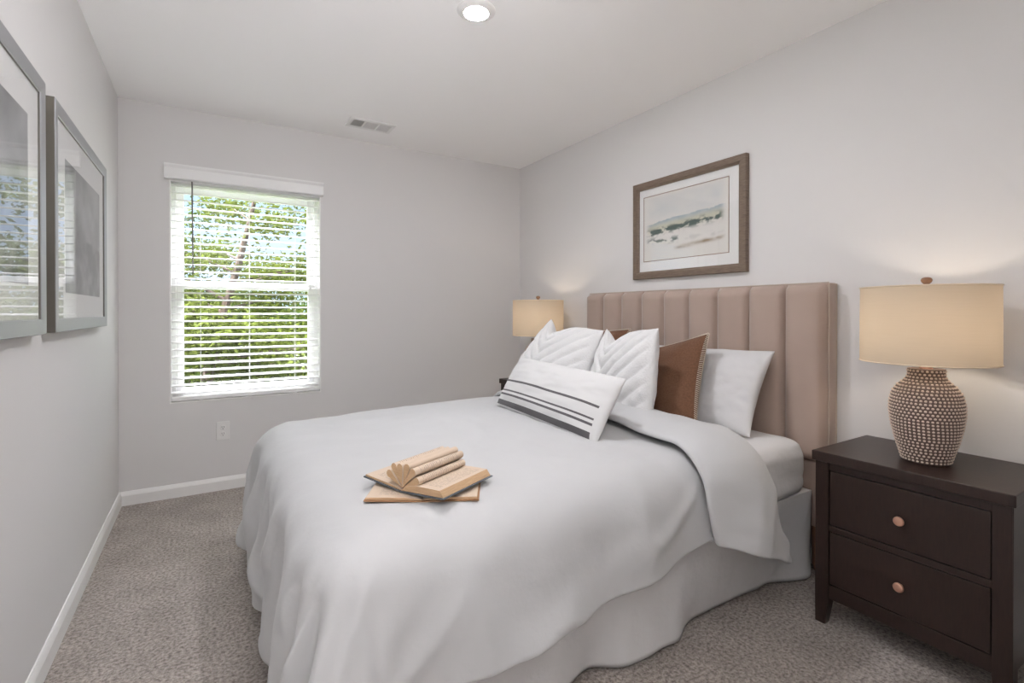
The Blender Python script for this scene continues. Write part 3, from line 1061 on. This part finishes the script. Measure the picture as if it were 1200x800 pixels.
def pillow_mesh(w, h, T, k=0.07, seed=0.0, wr=0.008, n=44, extra=None, taper=0.0, notch=0.0, kx=None):
    bm = nb()
    uvl = bm.loops.layers.uv.new('uv')
    gr = {}
    for side in (1, -1):
        for j in range(n + 1):
            for i in range(n + 1):
                u, v = -1 + 2 * i / n, -1 + 2 * j / n
                rim = i in (0, n) or j in (0, n)
                key = (i, j, 0 if rim else side)
                if key in gr: continue
                gr[key] = bm.verts.new(pillow_pt(u, v, w, h, T, k, side, seed, wr, extra, taper, notch, kx))
    for side in (1, -1):
        for j in range(n):
            for i in range(n):
                q = []
                for a, b in ((i, j), (i + 1, j), (i + 1, j + 1), (i, j + 1)):
                    rim = a in (0, n) or b in (0, n)
                    q.append((gr[(a, b, 0 if rim else side)], a / n, b / n))
                if side < 0: q = q[::-1]
                f = bm.faces.new([x[0] for x in q])
                for lp, x in zip(f.loops, q):
                    lp[uvl].uv = (x[1], x[2]) if side > 0 else (x[1], x[2] + 2)
    return bm

def pose(c, tilt, yaw=0.0, roll=0.0):
    """front faces -x (towards the foot), leaning back by tilt; yaw turns about z, roll about its own face normal"""
    base = Matrix(((0, 0, -1), (-1, 0, 0), (0, 1, 0)))       # columns: u -> -y, v -> +z, n -> -x
    m = Matrix.Rotation(math.radians(yaw), 3, 'Z') @ Matrix.Rotation(math.radians(tilt), 3, 'Y') @ base @ Matrix.Rotation(math.radians(roll), 3, 'Z')
    return Matrix.Translation(c) @ m.to_4x4()

def put_pillow(name, label, group, mesh_bm, material, mtx, cat='pillow'):
    o = build(name, mesh_bm, material, None, auto=0, world_coords=False, subsurf=1)
    o.matrix_world = mtx
    return set_props(o, label, cat, group)

# sleeping pillow against the headboard
put_pillow('bed_pillow', 'plain white bed pillow leaning on the headboard beside the brown cushion', None,
           pillow_mesh(0.66, 0.437, 0.15, 0.06, 2.0, 0.012), M['sheet'], pose((2.068, 1.612, 0.797), 33, 5, 0.7))

# brown cushions with cream whip stitching
def stitches(w, h, T, k, n):
    bm = nb()
    for side_i in range(4):
        for q in range(n):
            f = -0.97 + 1.94 * q / (n - 1)
            u, v = ((1, f), (-1, f), (f, 1), (f, -1))[side_i]
            p = pillow_pt(u, v, w, h, T, k, 1, 0, 0, None)
            uu, vv = u * 0.968, v * 0.968
            a = pillow_pt(uu, vv, w, h, T, k, 1, 0, 0, None)
            b = pillow_pt(uu, vv, w, h, T, k, -1, 0, 0, None)
            out = (p - Vector((a.x, a.y, 0))).normalized() * 0.0025
            tube(bm, [a, p + out + Vector((0, 0, 0.002)), p + out - Vector((0, 0, 0.002)), b], 0.0016, 5)
    return bm
bc = put_pillow('throw_cushion', 'brown woven cushion with cream edge stitching, in front of the white pillow', None,
                pillow_mesh(0.50, 0.50, 0.13, 0.07, 5.0, 0.006), M['brown'], pose((1.898, 1.702, 0.793), 32, -4.5, 18), 'cushion')
build('edge_stitching', stitches(0.50, 0.50, 0.13, 0.07, 48), M['stitch'], bc, world_coords=False, label='cream whip stitching')
bc2 = put_pillow('throw_cushion', 'brown woven cushion mostly hidden, only its tips showing behind the white plush cushions', None,
                 pillow_mesh(0.48, 0.48, 0.12, 0.07, 7.0, 0.006), M['brown'], pose((1.935, 2.300, 0.852), 33, 6, 3), 'cushion')
build('edge_stitching', stitches(0.48, 0.48, 0.12, 0.07, 46), M['stitch'], bc2, world_coords=False, label='cream whip stitching')

# white plush cushions with chevron pleats
def chevron(u, v):
    s = (v - 1.05 * abs(u + 0.25)) / 0.34
    f = s - math.floor(s)
    return 0.017 * (abs(math.sin(PI * f)) ** 0.6 - 0.6)
put_pillow('plush_cushion', 'white plush chevron-pleated cushion in front of the brown cushion, the nearer of two', 'white plush cushions',
           pillow_mesh(0.54, 0.47, 0.17, 0.08, 11.0, 0.006, 72, chevron, 0.22, 0.085, -0.05), M['plush'], pose((1.728, 1.792, 0.855), 16, -9, 2), 'cushion')
put_pillow('plush_cushion', 'white plush chevron-pleated cushion in front of the far lamp, the farther of two', 'white plush cushions',
           pillow_mesh(0.60, 0.50, 0.17, 0.08, 14.0, 0.006, 72, chevron, 0.20, 0.085, -0.05), M['plush'], pose((1.658, 2.240, 0.880), 31, 4, -8), 'cushion')

# striped lumbar pillow
def stripe_mat():
    m = mat('white_woven_cotton_with_charcoal_stripes', (0.66, 0.66, 0.657), 0.9, spec=0.1, sheen=0.1, bump=(300, 0.3, 2), bump_d=0.004)
    nt = m.node_tree
    b = nt.nodes['Principled BSDF']
    uv = nt.nodes.new('ShaderNodeUVMap'); uv.uv_map = 'uv'
    sp = nt.nodes.new('ShaderNodeSeparateXYZ')
    r = nt.nodes.new('ShaderNodeValToRGB')
    r.color_ramp.interpolation = 'CONSTANT'
    W = (0.66, 0.66, 0.657, 1); K = (0.125, 0.12, 0.125, 1)
    stops = [(0.0, W), (0.035, K), (0.12, W), (0.205, K), (0.240, W), (0.283, K), (0.312, W), (0.463, K), (0.497, W)]
    el = r.color_ramp.elements
    el[0].position, el[0].color = stops[0]
    el[1].position, el[1].color = stops[1]
    for p, c in stops[2:]:
        e = el.new(p); e.color = c
    # stripes run on the front only and stop short of the right edge
    g = nt.nodes.new('ShaderNodeMath'); g.operation = 'LESS_THAN'; g.inputs[1].default_value = 0.955
    sc = nt.nodes.new('ShaderNodeMath'); sc.operation = 'MULTIPLY'; sc.inputs[1].default_value = 1.0
    mx = nt.nodes.new('ShaderNodeMixRGB'); mx.inputs[1].default_value = W
    nt.links.new(uv.outputs[0], sp.inputs[0])
    nt.links.new(sp.outputs['Y'], r.inputs[0])
    nt.links.new(sp.outputs['X'], g.inputs[0])
    nt.links.new(g.outputs[0], mx.inputs[0])
    nt.links.new(r.outputs[0], mx.inputs[2])
    nt.links.new(mx.outputs[0], b.inputs['Base Color'])
    return m
LW, LH, LT = 0.86, 0.292, 0.14
lum = put_pillow('lumbar_pillow', 'long white lumbar pillow with charcoal stripes, lying foremost on the duvet', None,
                 pillow_mesh(LW, LH, LT, 0.0, 21.0, 0.008, 56, None, 0, 0, 0.02), stripe_mat(), pose((1.378, 1.885, 0.776), 31, -2, -1.5))
bm = nb()
cpt = pillow_pt(1, -1, LW, LH, LT, 0.035, 1, 0, 0, None)
tube(bm, [cpt, cpt + Vector((0.006, -0.010, 0.002)), cpt + Vector((0.004, -0.022, 0.004))], [0.003, 0.005, 0.003], 8)
build('corner_tassel', bm, M['slot'], lum, world_coords=False, label='small dark corner loop')

# ================================================================== OPEN BOOKS
def open_book(name, label, origin, ang, half, length, thick_l, thick_r, cover, fan, tilt_l=0.0, tilt_r=0.0):
    """spine runs along local +y from the origin; pages spread to -x and +x"""
    t = thing(name, label, 'book', origin)
    t.rotation_euler = (0, 0, ang)
    ct = 0.003
    # cover: two boards and a spine, sloping from the spine
    bm = nb()
    def board(sg, tilt):
        pts = []
        for x in (0.004, half + 0.006):
            pts.append((sg * x * math.cos(tilt), x * math.sin(tilt)))
        (xa, za), (xb, zb_) = pts
        poly = [(xa, za), (xb, zb_), (xb, zb_ + ct), (xa, za + ct)]
        v0 = [bm.verts.new((p[0], -0.004, p[1])) for p in poly]
        v1 = [bm.verts.new((p[0], length + 0.004, p[1])) for p in poly]
        for i in range(4): bm.faces.new((v0[i], v0[(i + 1) % 4], v1[(i + 1) % 4], v1[i]))
        bm.faces.new(v0[::-1]); bm.faces.new(v1)
    board(-1, tilt_l); board(1, tilt_r)
    box(bm, -0.006, 0.006, -0.004, length + 0.004, 0.0, ct)
    bmesh.ops.recalc_face_normals(bm, faces=bm.faces)
    build('cover', bm, cover, t, smooth=False, world_coords=False)
    def block(sg, tilt, th):
        bm = nb()
        n = 12
        lo, hi = [], []
        for i in range(n + 1):
            f = i / n
            x = 0.001 + half * f
            cz = ct + 0.0008
            top = th * (0.25 + 0.75 * min(1, math.sqrt(min(1, f * 2.6)))) * (1 - 0.12 * f * f)
            ca, sa = math.cos(tilt), math.sin(tilt)
            # page edge slants outwards at the fore edge
            lo.append((sg * (x * ca - cz * sa), x * sa + cz * ca))
            xt = x - (0.012 * f if th > 0.008 else 0)
            hi.append((sg * (xt * ca - (cz + top) * sa), xt * sa + (cz + top) * ca))
        V = [[[bm.verts.new((p[0], y, p[1])) for p in arr] for arr in (lo, hi)] for y in (0.0, length)]
        for i in range(n):
            bm.faces.new((V[0][1][i], V[0][1][i + 1], V[1][1][i + 1], V[1][1][i])).material_index = 0
            bm.faces.new((V[0][0][i], V[0][0][i + 1], V[1][0][i + 1], V[1][0][i])).material_index = 1
            for q in (0, 1):
                bm.faces.new((V[q][0][i], V[q][0][i + 1], V[q][1][i + 1], V[q][1][i])).material_index = 1
        for e in (0, n):
            bm.faces.new((V[0][0][e], V[0][1][e], V[1][1][e], V[1][0][e])).material_index = 1
        bmesh.ops.recalc_face_normals(bm, faces=bm.faces)
        build('page_block', bm, [M['page_text'], M['page_edge']], t, world_coords=False)
    block(-1, tilt_l, thick_l)
    block(1, tilt_r, thick_r)
    if fan:
        # bundles of pages curled into loops that fan out of the spine
        nl = 6
        for k in range(nl):
            a = math.radians(lerp(148, 27, k / (nl - 1)))
            R = 0.060 + 0.004 * math.sin(k * 2.1)
            bm = nb()
            prof = []
            wv = 0.0096
            m = 16
            dx, dz = math.cos(a), math.sin(a)
            px, pz = -dz, dx
            for i in range(m + 1):
                f = i / m
                ln = R * f
                prof.append((dx * ln, dz * ln, 0.0012 + wv * max(0, (f - 0.12) / 0.88) ** 1.15))
            left = [(x + px * w_, z + pz * w_) for x, z, w_ in prof]
            right = [(x - px * w_, z - pz * w_) for x, z, w_ in prof]
            capn = 6
            cx_, cz_, cw = prof[-1]
            capp = []
            for i in range(1, capn):
                th = PI * i / capn
                capp.append((cx_ + (px * math.cos(th) + dx * math.sin(th)) * cw, cz_ + (pz * math.cos(th) + dz * math.sin(th)) * cw))
            poly = left + capp + right[::-1]
            poly = poly[:-1]
            z0 = 0.012
            V0 = [bm.verts.new((p[0], 0.003 * (k % 2), p[1] + z0)) for p in poly]
            V1 = [bm.verts.new((p[0], length - 0.004 * (k % 3), p[1] + z0)) for p in poly]
            nn = len(poly)
            for i in range(nn): bm.faces.new((V0[i], V0[(i + 1) % nn], V1[(i + 1) % nn], V1[i])).material_index = 0
            bm.faces.new(V0[::-1]).material_index = 1
            bm.faces.new(V1).material_index = 1
            bmesh.ops.recalc_face_normals(bm, faces=bm.faces)
            build('curled_pages', bm, [M['page_text'], M['page_edge']], t, world_coords=False, auto=50)
    return t

def text_page_mat():
    m = mat('aged_pages_with_grey_text_lines', (0.63, 0.51, 0.40), 0.9, spec=0.1)
    nt = m.node_tree
    b = nt.nodes['Principled BSDF']
    tc = nt.nodes.new('ShaderNodeTexCoord')
    sp = nt.nodes.new('ShaderNodeSeparateXYZ')
    mu = nt.nodes.new('ShaderNodeMath'); mu.operation = 'MULTIPLY'; mu.inputs[1].default_value = 2 * PI / 0.0075
    si_ = nt.nodes.new('ShaderNodeMath'); si_.operation = 'SINE'
    gt = nt.nodes.new('ShaderNodeMath'); gt.operation = 'GREATER_THAN'; gt.inputs[1].default_value = 0.1
    nz = nt.nodes.new('ShaderNodeTexNoise'); nz.inputs['Scale'].default_value = 220
    g2 = nt.nodes.new('ShaderNodeMath'); g2.operation = 'GREATER_THAN'; g2.inputs[1].default_value = 0.46
    an = nt.nodes.new('ShaderNodeMath'); an.operation = 'MULTIPLY'
    # text only inside the margins of the page
    ax = nt.nodes.new('ShaderNodeMath'); ax.operation = 'ABSOLUTE'
    i1 = nt.nodes.new('ShaderNodeMath'); i1.operation = 'COMPARE'; i1.inputs[1].default_value = 0.075; i1.inputs[2].default_value = 0.048
    i2 = nt.nodes.new('ShaderNodeMath'); i2.operation = 'COMPARE'; i2.inputs[1].default_value = 0.112; i2.inputs[2].default_value = 0.092
    a2 = nt.nodes.new('ShaderNodeMath'); a2.operation = 'MULTIPLY'
    a3 = nt.nodes.new('ShaderNodeMath'); a3.operation = 'MULTIPLY'
    a4 = nt.nodes.new('ShaderNodeMath'); a4.operation = 'MULTIPLY'; a4.inputs[1].default_value = 0.45
    mx = nt.nodes.new('ShaderNodeMixRGB')
    mx.inputs[1].default_value = (0.63, 0.51, 0.40, 1); mx.inputs[2].default_value = (0.22, 0.18, 0.16, 1)
    L = nt.links.new
    L(tc.outputs['Object'], sp.inputs[0]); L(sp.outputs['Y'], mu.inputs[0]); L(mu.outputs[0], si_.inputs[0]); L(si_.outputs[0], gt.inputs[0])
    L(tc.outputs['Object'], nz.inputs['Vector']); L(nz.outputs[0], g2.inputs[0])
    L(gt.outputs[0], an.inputs[0]); L(g2.outputs[0], an.inputs[1])
    L(sp.outputs['X'], ax.inputs[0]); L(ax.outputs[0], i1.inputs[0]); L(sp.outputs['Y'], i2.inputs[0])
    L(i1.outputs[0], a2.inputs[0]); L(i2.outputs[0], a2.inputs[1]); L(a2.outputs[0], a3.inputs[0]); L(an.outputs[0], a3.inputs[1])
    L(a3.outputs[0], a4.inputs[0]); L(a4.outputs[0], mx.inputs[0]); L(mx.outputs[0], b.inputs['Base Color'])
    return m
M['page_text'] = text_page_mat()
BZ = drape(0.56, 1.38, 0)[0].z - 0.001
open_book('open_book', 'open tan-covered book lying flat on the duvet underneath another book', (0.500, 1.290, BZ), math.radians(-30), 0.152, 0.225, 0.007, 0.007, M['cover_tan'], False, 0.02, 0.02)
open_book('open_book', 'open book on top of another, its middle pages curled and fanned upright', (0.466, 1.352, BZ + 0.014), math.radians(-64), 0.150, 0.220, 0.006, 0.020, M['cover_blue'], True, 0.10, 0.06)

# ================================================================== NIGHTSTANDS
def nightstand(ox, oy, label, group):
    """front faces -x; ox = x of the front face of the top, oy = smaller y of the top"""
    W_, D_, Ht = 0.555, 0.432, 0.641
    t = thing('nightstand', label, 'nightstand', (ox + D_ / 2, oy + W_ / 2, 0), group)
    e = M['espresso']
    x0, x1, y0, y1 = ox, ox + D_, oy, oy + W_
    build('table_top', bx(x0, x1, y0, y1, Ht - 0.036, Ht, 0.003, 2), e, t, smooth=False)
    fx = x0 + 0.012
    py0, py1 = y0 + 0.008, y1 - 0.008
    pw = 0.046
    def post(xa, xb, ya, yb, sx, sy):
        bm = nb()
        # tapers on the inner faces below the bottom rail
        tp = 0.012
        zs = [(0.0, tp), (0.095, 0.0), (Ht - 0.036, 0.0)]
        rings = []
        for z, k in zs:
            X0 = xa + (k if sx < 0 else 0); X1 = xb - (k if sx > 0 else 0)
            Y0 = ya + (k if sy < 0 else 0); Y1 = yb - (k if sy > 0 else 0)
            rings.append([bm.verts.new(q) for q in ((X0, Y0, z), (X1, Y0, z), (X1, Y1, z), (X0, Y1, z))])
        for a, b in zip(rings, rings[1:]):
            for i in range(4): bm.faces.new((a[i], a[(i + 1) % 4], b[(i + 1) % 4], b[i]))
        bm.faces.new(rings[0][::-1]); bm.faces.new(rings[-1])
        bmesh.ops.bevel(bm, geom=[ed for ed in bm.edges if abs(ed.verts[0].co.z - ed.verts[1].co.z) > 0.02], offset=0.002, segments=2, affect='EDGES')
        return bm
    bk = x1 - 0.012
    for (xa, xb, sx) in ((fx, fx + pw, 1), (bk - pw, bk, -1)):
        for (ya, yb, sy) in ((py0, py0 + pw, 1), (py1 - pw, py1, -1)):
            build('leg', post(xa, xb, ya, yb, sx, sy), e, t, smooth=False)
    iy0, iy1 = py0 + pw, py1 - pw
    ins = fx + 0.004
    for (ya, yb) in ((py0 + 0.008, py0 + 0.024), (py1 - 0.024, py1 - 0.008)):
        build('side_panel', bx(fx + pw, bk - pw, ya, yb, 0.105, Ht - 0.036), e, t, smooth=False)
    build('back_panel', bx(bk - 0.018, bk - 0.006, iy0, iy1, 0.105, Ht - 0.036), e, t, smooth=False)
    bm = nb()
    box(bm, ins, ins + 0.02, iy0, iy1, 0.576, Ht - 0.036, 0.0015)
    box(bm, ins, ins + 0.02, iy0, iy1, 0.350, 0.372, 0.0015)
    box(bm, ins, ins + 0.02, iy0, iy1, 0.100, 0.152, 0.0015)
    build('front_rail', bm, e, t, smooth=False)
    for (za, zb_, kz) in ((0.375, 0.573, 0.470), (0.155, 0.347, 0.252)):
        bm = nb()
        box(bm, ins + 0.001, ins + 0.021, iy0 + 0.003, iy1 - 0.003, za, zb_, 0.002)
        box(bm, ins + 0.021, bk - 0.02, iy0 + 0.012, iy1 - 0.012, za + 0.012, zb_ - 0.03)
        d = build('drawer', bm, e, t, smooth=False)
        bm = nb()
        lathe(bm, [(0.006, 0.0), (0.006, 0.010), (0.0125, 0.014), (0.0155, 0.019), (0.0155, 0.023), (0.013, 0.0265), (0.006, 0.0285)], (0, 0, 0), 24)
        bmesh.ops.rotate(bm, verts=bm.verts, cent=(0, 0, 0), matrix=Matrix.Rotation(-PI / 2, 3, 'Y'))
        bmesh.ops.translate(bm, verts=bm.verts, vec=(ins + 0.002, (y0 + y1) / 2, kz))
        k = build('knob', bm, M['copper'], d, label='round copper knob')
    return t
ns = nightstand(1.938, 0.443, 'dark espresso two-drawer nightstand at right of the bed, nearest the camera', 'nightstands beside the bed')
copy_tree(ns, (ns.location.x, 2.795 + 0.2775, 0), 'dark nightstand on the far side of the bed, only its corner showing')

# ================================================================== TABLE LAMPS
def table_lamp(x, y, z, label):
    t = thing('table_lamp', label, 'table lamp', (x, y, z), 'bedside table lamps')
    prof = [(0.062, 0.0), (0.067, 0.004), (0.074, 0.030), (0.087, 0.075), (0.098, 0.125), (0.1035, 0.170), (0.103, 0.205), (0.096, 0.238), (0.080, 0.264), (0.062, 0.280), (0.054, 0.292), (0.051, 0.305), (0.052, 0.322)]
    def rad(zz):
        for (r0, z0), (r1, z1) in zip(prof, prof[1:]):
            if zz <= z1: 
                return lerp(r0, r1, (zz - z0) / (z1 - z0)), (r1 - r0) / (z1 - z0)
        return prof[-1][0], 0
    bm = nb()
    fine = []
    for i in range(65):
        zz = 0.322 * i / 64
        fine.append((rad(zz)[0], zz))
    lathe(bm, fine, (x, y, z), 64, mi=0)
    # rows of raised clay dots pressed into the vase
    zz, row = 0.010, 0
    while zz < 0.318:
        r, sl = rad(zz)
        cnt = max(16, int(2 * PI * r / 0.0125))
        nrm_l = math.sqrt(1 + sl * sl)
        for k in range(cnt):
            a = 2 * PI * (k + 0.5 * (row % 2)) / cnt
            ca, sa = math.cos(a), math.sin(a)
            nv = Vector((ca / nrm_l, sa / nrm_l, -sl / nrm_l))
            tu = Vector((-sa, ca, 0)); tv = nv.cross(tu)
            c = Vector((x + ca * r, y + sa * r, z + zz))
            top = bm.verts.new(c + nv * 0.0034)
            r1 = [bm.verts.new(c + nv * 0.0026 + (tu * math.cos(b) + tv * math.sin(b)) * 0.0026) for b in (i * PI / 3 for i in range(6))]
            r2 = [bm.verts.new(c - nv * 0.0006 + (tu * math.cos(b) * 1.1 + tv * math.sin(b)) * 0.0043) for b in (i * PI / 3 for i in range(6))]
            for i in range(6):
                f = bm.faces.new((top, r1[i], r1[(i + 1) % 6])); f.material_index = 1
                f = bm.faces.new((r1[i], r2[i], r2[(i + 1) % 6], r1[(i + 1) % 6])); f.material_index = 1
        zz += 0.0112 * (1 / nrm_l) ** 0.5; row += 1
    build('vase_base', bm, [M['vase'], M['dot']], t, auto=60)
    bm = nb()
    lathe(bm, [(0.018, 0.320), (0.018, 0.332), (0.010, 0.336), (0.010, 0.375), (0.016, 0.380), (0.016, 0.415)], (x, y, z), 20)
    for sg in (-1, 1):
        tube(bm, [(x + sg * 0.012, y, z + 0.376), (x + sg * 0.045, y, z + 0.42), (x + sg * 0.05, y, z + 0.50), (x + sg * 0.03, y, z + 0.57), (x, y, z + 0.592)], 0.0018, 6)
    tube(bm, [(x, y, z + 0.59), (x, y, z + 0.612)], 0.003, 8)
    build('harp', bm, M['copper'], t)
    bm = nb()
    sphere(bm, (x, y, z + 0.465), 0.030, (1, 1, 1.25), 16, 10)
    build('bulb', bm, M['bulb'], t, label='lit warm bulb')
    SR, z0, z1 = 0.190, 0.343, 0.607
    bm = nb()
    lathe(bm, [(SR, z0), (SR, (z0 + z1) / 2), (SR - 0.001, z1)], (x, y, z), 72, False, False)
    sh = build('lamp_shade', bm, M['shade'], t)
    bm = nb()
    for zz in (z0 + 0.002, z1 - 0.002):
        if zz > 0.5:
            build('shade_rim', bm, M['rim'], sh); bm = nb()
        tube(bm, [(x + SR * math.cos(a), y + SR * math.sin(a), z + zz) for a in (2 * PI * i / 72 for i in range(72))], 0.0022, 6, closed=True)
    for k in range(3):
        a = 2 * PI * k / 3 + 0.4
        tube(bm, [(x, y, z + 0.596), (x + SR * math.cos(a), y + SR * math.sin(a), z + z1 - 0.004)], 0.0016, 5)
    build('shade_rim', bm, M['rim'], sh)
    bm = nb()
    lathe(bm, [(0.004, 0.604), (0.012, 0.607), (0.013, 0.611), (0.008, 0.615), (0.014, 0.622), (0.0165, 0.629), (0.013, 0.636), (0.006, 0.639)], (x, y, z), 24)
    build('finial', bm, M['finial'], t)
    return t
lp = table_lamp(2.125, 0.712, 0.641, 'lit table lamp with dotted brown vase base on the nightstand nearest the camera')
copy_tree(lp, (2.105, 3.055, 0.641), 'lit table lamp in the far corner, partly hidden by white plush cushions')

# ================================================================== OUTSIDE
g = struct('ground', bx(-30, 34, YF + 1.2, 60, -3.1, -3.0), M['grass'], label='shaded ground below the trees')
random.seed(7)
def tree(label, x, y, h, cr, leafm, nleaf, leaf=0.052, base=-3.0, crown_lo=0.25, trunk_r=0.12, lean=0.0, gap=0.0):
    t = thing('tree', label, 'tree', (x, y, base))
    bm = nb()
    pts, rad = [], []
    for i in range(9):
        f = i / 8
        pts.append((x + lean * f + 0.15 * N3(f * 3, x), y + 0.15 * N3(f * 3, x + 9), base + h * 0.92 * f)); rad.append(trunk_r * (1 - 0.85 * f))
    tube(bm, pts, rad, 10)
    tips = []
    nbr = 26
    for k in range(nbr):
        f = random.uniform(crown_lo, 0.95)
        i = min(7, int(f * 8)); p0 = Vector(pts[i]).lerp(Vector(pts[i + 1]), f * 8 - i)
        a = random.uniform(0, 2 * PI)
        ln = cr * (0.45 + 0.75 * math.sin(PI * min(1, (f - crown_lo) / (1 - crown_lo) * 0.85 + 0.15))) * random.uniform(0.6, 1.1)
        d = Vector((math.cos(a), math.sin(a), random.uniform(0.1, 0.55)))
        p1 = p0 + d * ln * 0.55 + Vector((0, 0, 0.05)); p2 = p0 + d * ln
        r0 = trunk_r * (1 - 0.85 * f) * 0.45
        tube(bm, [p0, p1, p2], [r0, r0 * 0.6, r0 * 0.2], 6)
        for q in (0.45, 0.65, 0.85, 1.0): tips.append((p0.lerp(p2, q), ln))
    build('trunk', bm, M['bark'], t)
    bm = nb()
    for k in range(nleaf):
        c, ln = random.choice(tips)
        sp = 0.09 + 0.13 * ln
        p = c + Vector((random.gauss(0, sp), random.gauss(0, sp), random.gauss(0, sp * 0.6)))
        s = leaf * random.uniform(0.6, 1.25)
        nrm = Vector((random.gauss(0, 0.6), random.gauss(0, 0.6) - 0.5, abs(random.gauss(0.6, 0.5)))).normalized()
        a = nrm.orthogonal().normalized()
        a = Matrix.Rotation(random.uniform(0, 2 * PI), 3, nrm) @ a
        b = nrm.cross(a)
        v = [bm.verts.new(p - a * s), bm.verts.new(p - b * s * 0.5 - nrm * s * 0.12), bm.verts.new(p + a * s), bm.verts.new(p + b * s * 0.5 - nrm * s * 0.12)]
        bm.faces.new((v[0], v[1], v[2])); bm.faces.new((v[0], v[2], v[3]))
    build('foliage', bm, M[leafm], t, smooth=False)
    return t
tree('tall leafy tree with pinkish trunk seen through left half of window', -0.52, 9.4, 7.2, 1.3, 'leaf_a', 13000, lean=1.25, trunk_r=0.15)
tree('yellow-green bushy tree seen through right half of window, below the blue sky', 1.9, 10.0, 5.15, 1.8, 'leaf_a', 22000, crown_lo=0.12)
tree('mid-green tree outside, behind the centre of the window', 0.45, 12.2, 5.0, 2.0, 'leaf_b', 20000, crown_lo=0.1)
tree('mid-green tree outside, at the left edge of the window view', -1.7, 11.2, 7.0, 2.2, 'leaf_b', 17000, crown_lo=0.1)
tree('deep-green tree far outside, at the right edge of the window view', 4.3, 13.0, 5.8, 2.3, 'leaf_c', 13000, crown_lo=0.1)
def shrub(label, x, y, r, h, leafm, nleaf):
    t = thing('shrub', label, 'shrub', (x, y, -3.0))
    bm = nb()
    for k in range(7):
        a = random.uniform(0, 2 * PI)
        tube(bm, [(x, y, -3.0), (x + math.cos(a) * r * 0.3, y + math.sin(a) * r * 0.3, -3 + h * 0.5), (x + math.cos(a) * r * 0.6, y + math.sin(a) * r * 0.6, -3 + h * 0.9)], [0.03, 0.02, 0.008], 5)
    build('stems', bm, M['bark'], t)
    bm = nb()
    for k in range(nleaf):
        while True:
            q = Vector((random.uniform(-1, 1), random.uniform(-1, 1), random.uniform(0, 1)))
            if q.length < 1: break
        if q.length < 0.6 and random.random() < 0.6: continue
        k_ = 1 + 0.25 * N3(q.x * 2 + x, q.y * 2, q.z * 2)
        p = Vector((x + q.x * r * k_, y + q.y * r * k_, -3 + q.z * h * k_))
        s = 0.05 * random.uniform(0.6, 1.3)
        nrm = Vector((random.gauss(0, 0.6), random.gauss(0, 0.6) - 0.4, abs(random.gauss(0.6, 0.5)))).normalized()
        a = Matrix.Rotation(random.uniform(0, 2 * PI), 3, nrm) @ nrm.orthogonal().normalized()
        b = nrm.cross(a)
        v = [bm.verts.new(p - a * s), bm.verts.new(p - b * s * 0.5), bm.verts.new(p + a * s), bm.verts.new(p + b * s * 0.5)]
        bm.faces.new(v)
    build('foliage', bm, M[leafm], t, smooth=False)
shrub('dense green shrub outside, low in the left half of the window', -0.5, 10.6, 1.5, 3.4, 'leaf_b', 12000)
shrub('broad dark green shrub farther back outside, behind the trunk of the left tree', 0.2, 14.5, 2.6, 4.6, 'leaf_c', 14000)
shrub('dense dark shrub outside, low in the right half of the window', 1.5, 11.3, 1.6, 3.3, 'leaf_c', 12000)
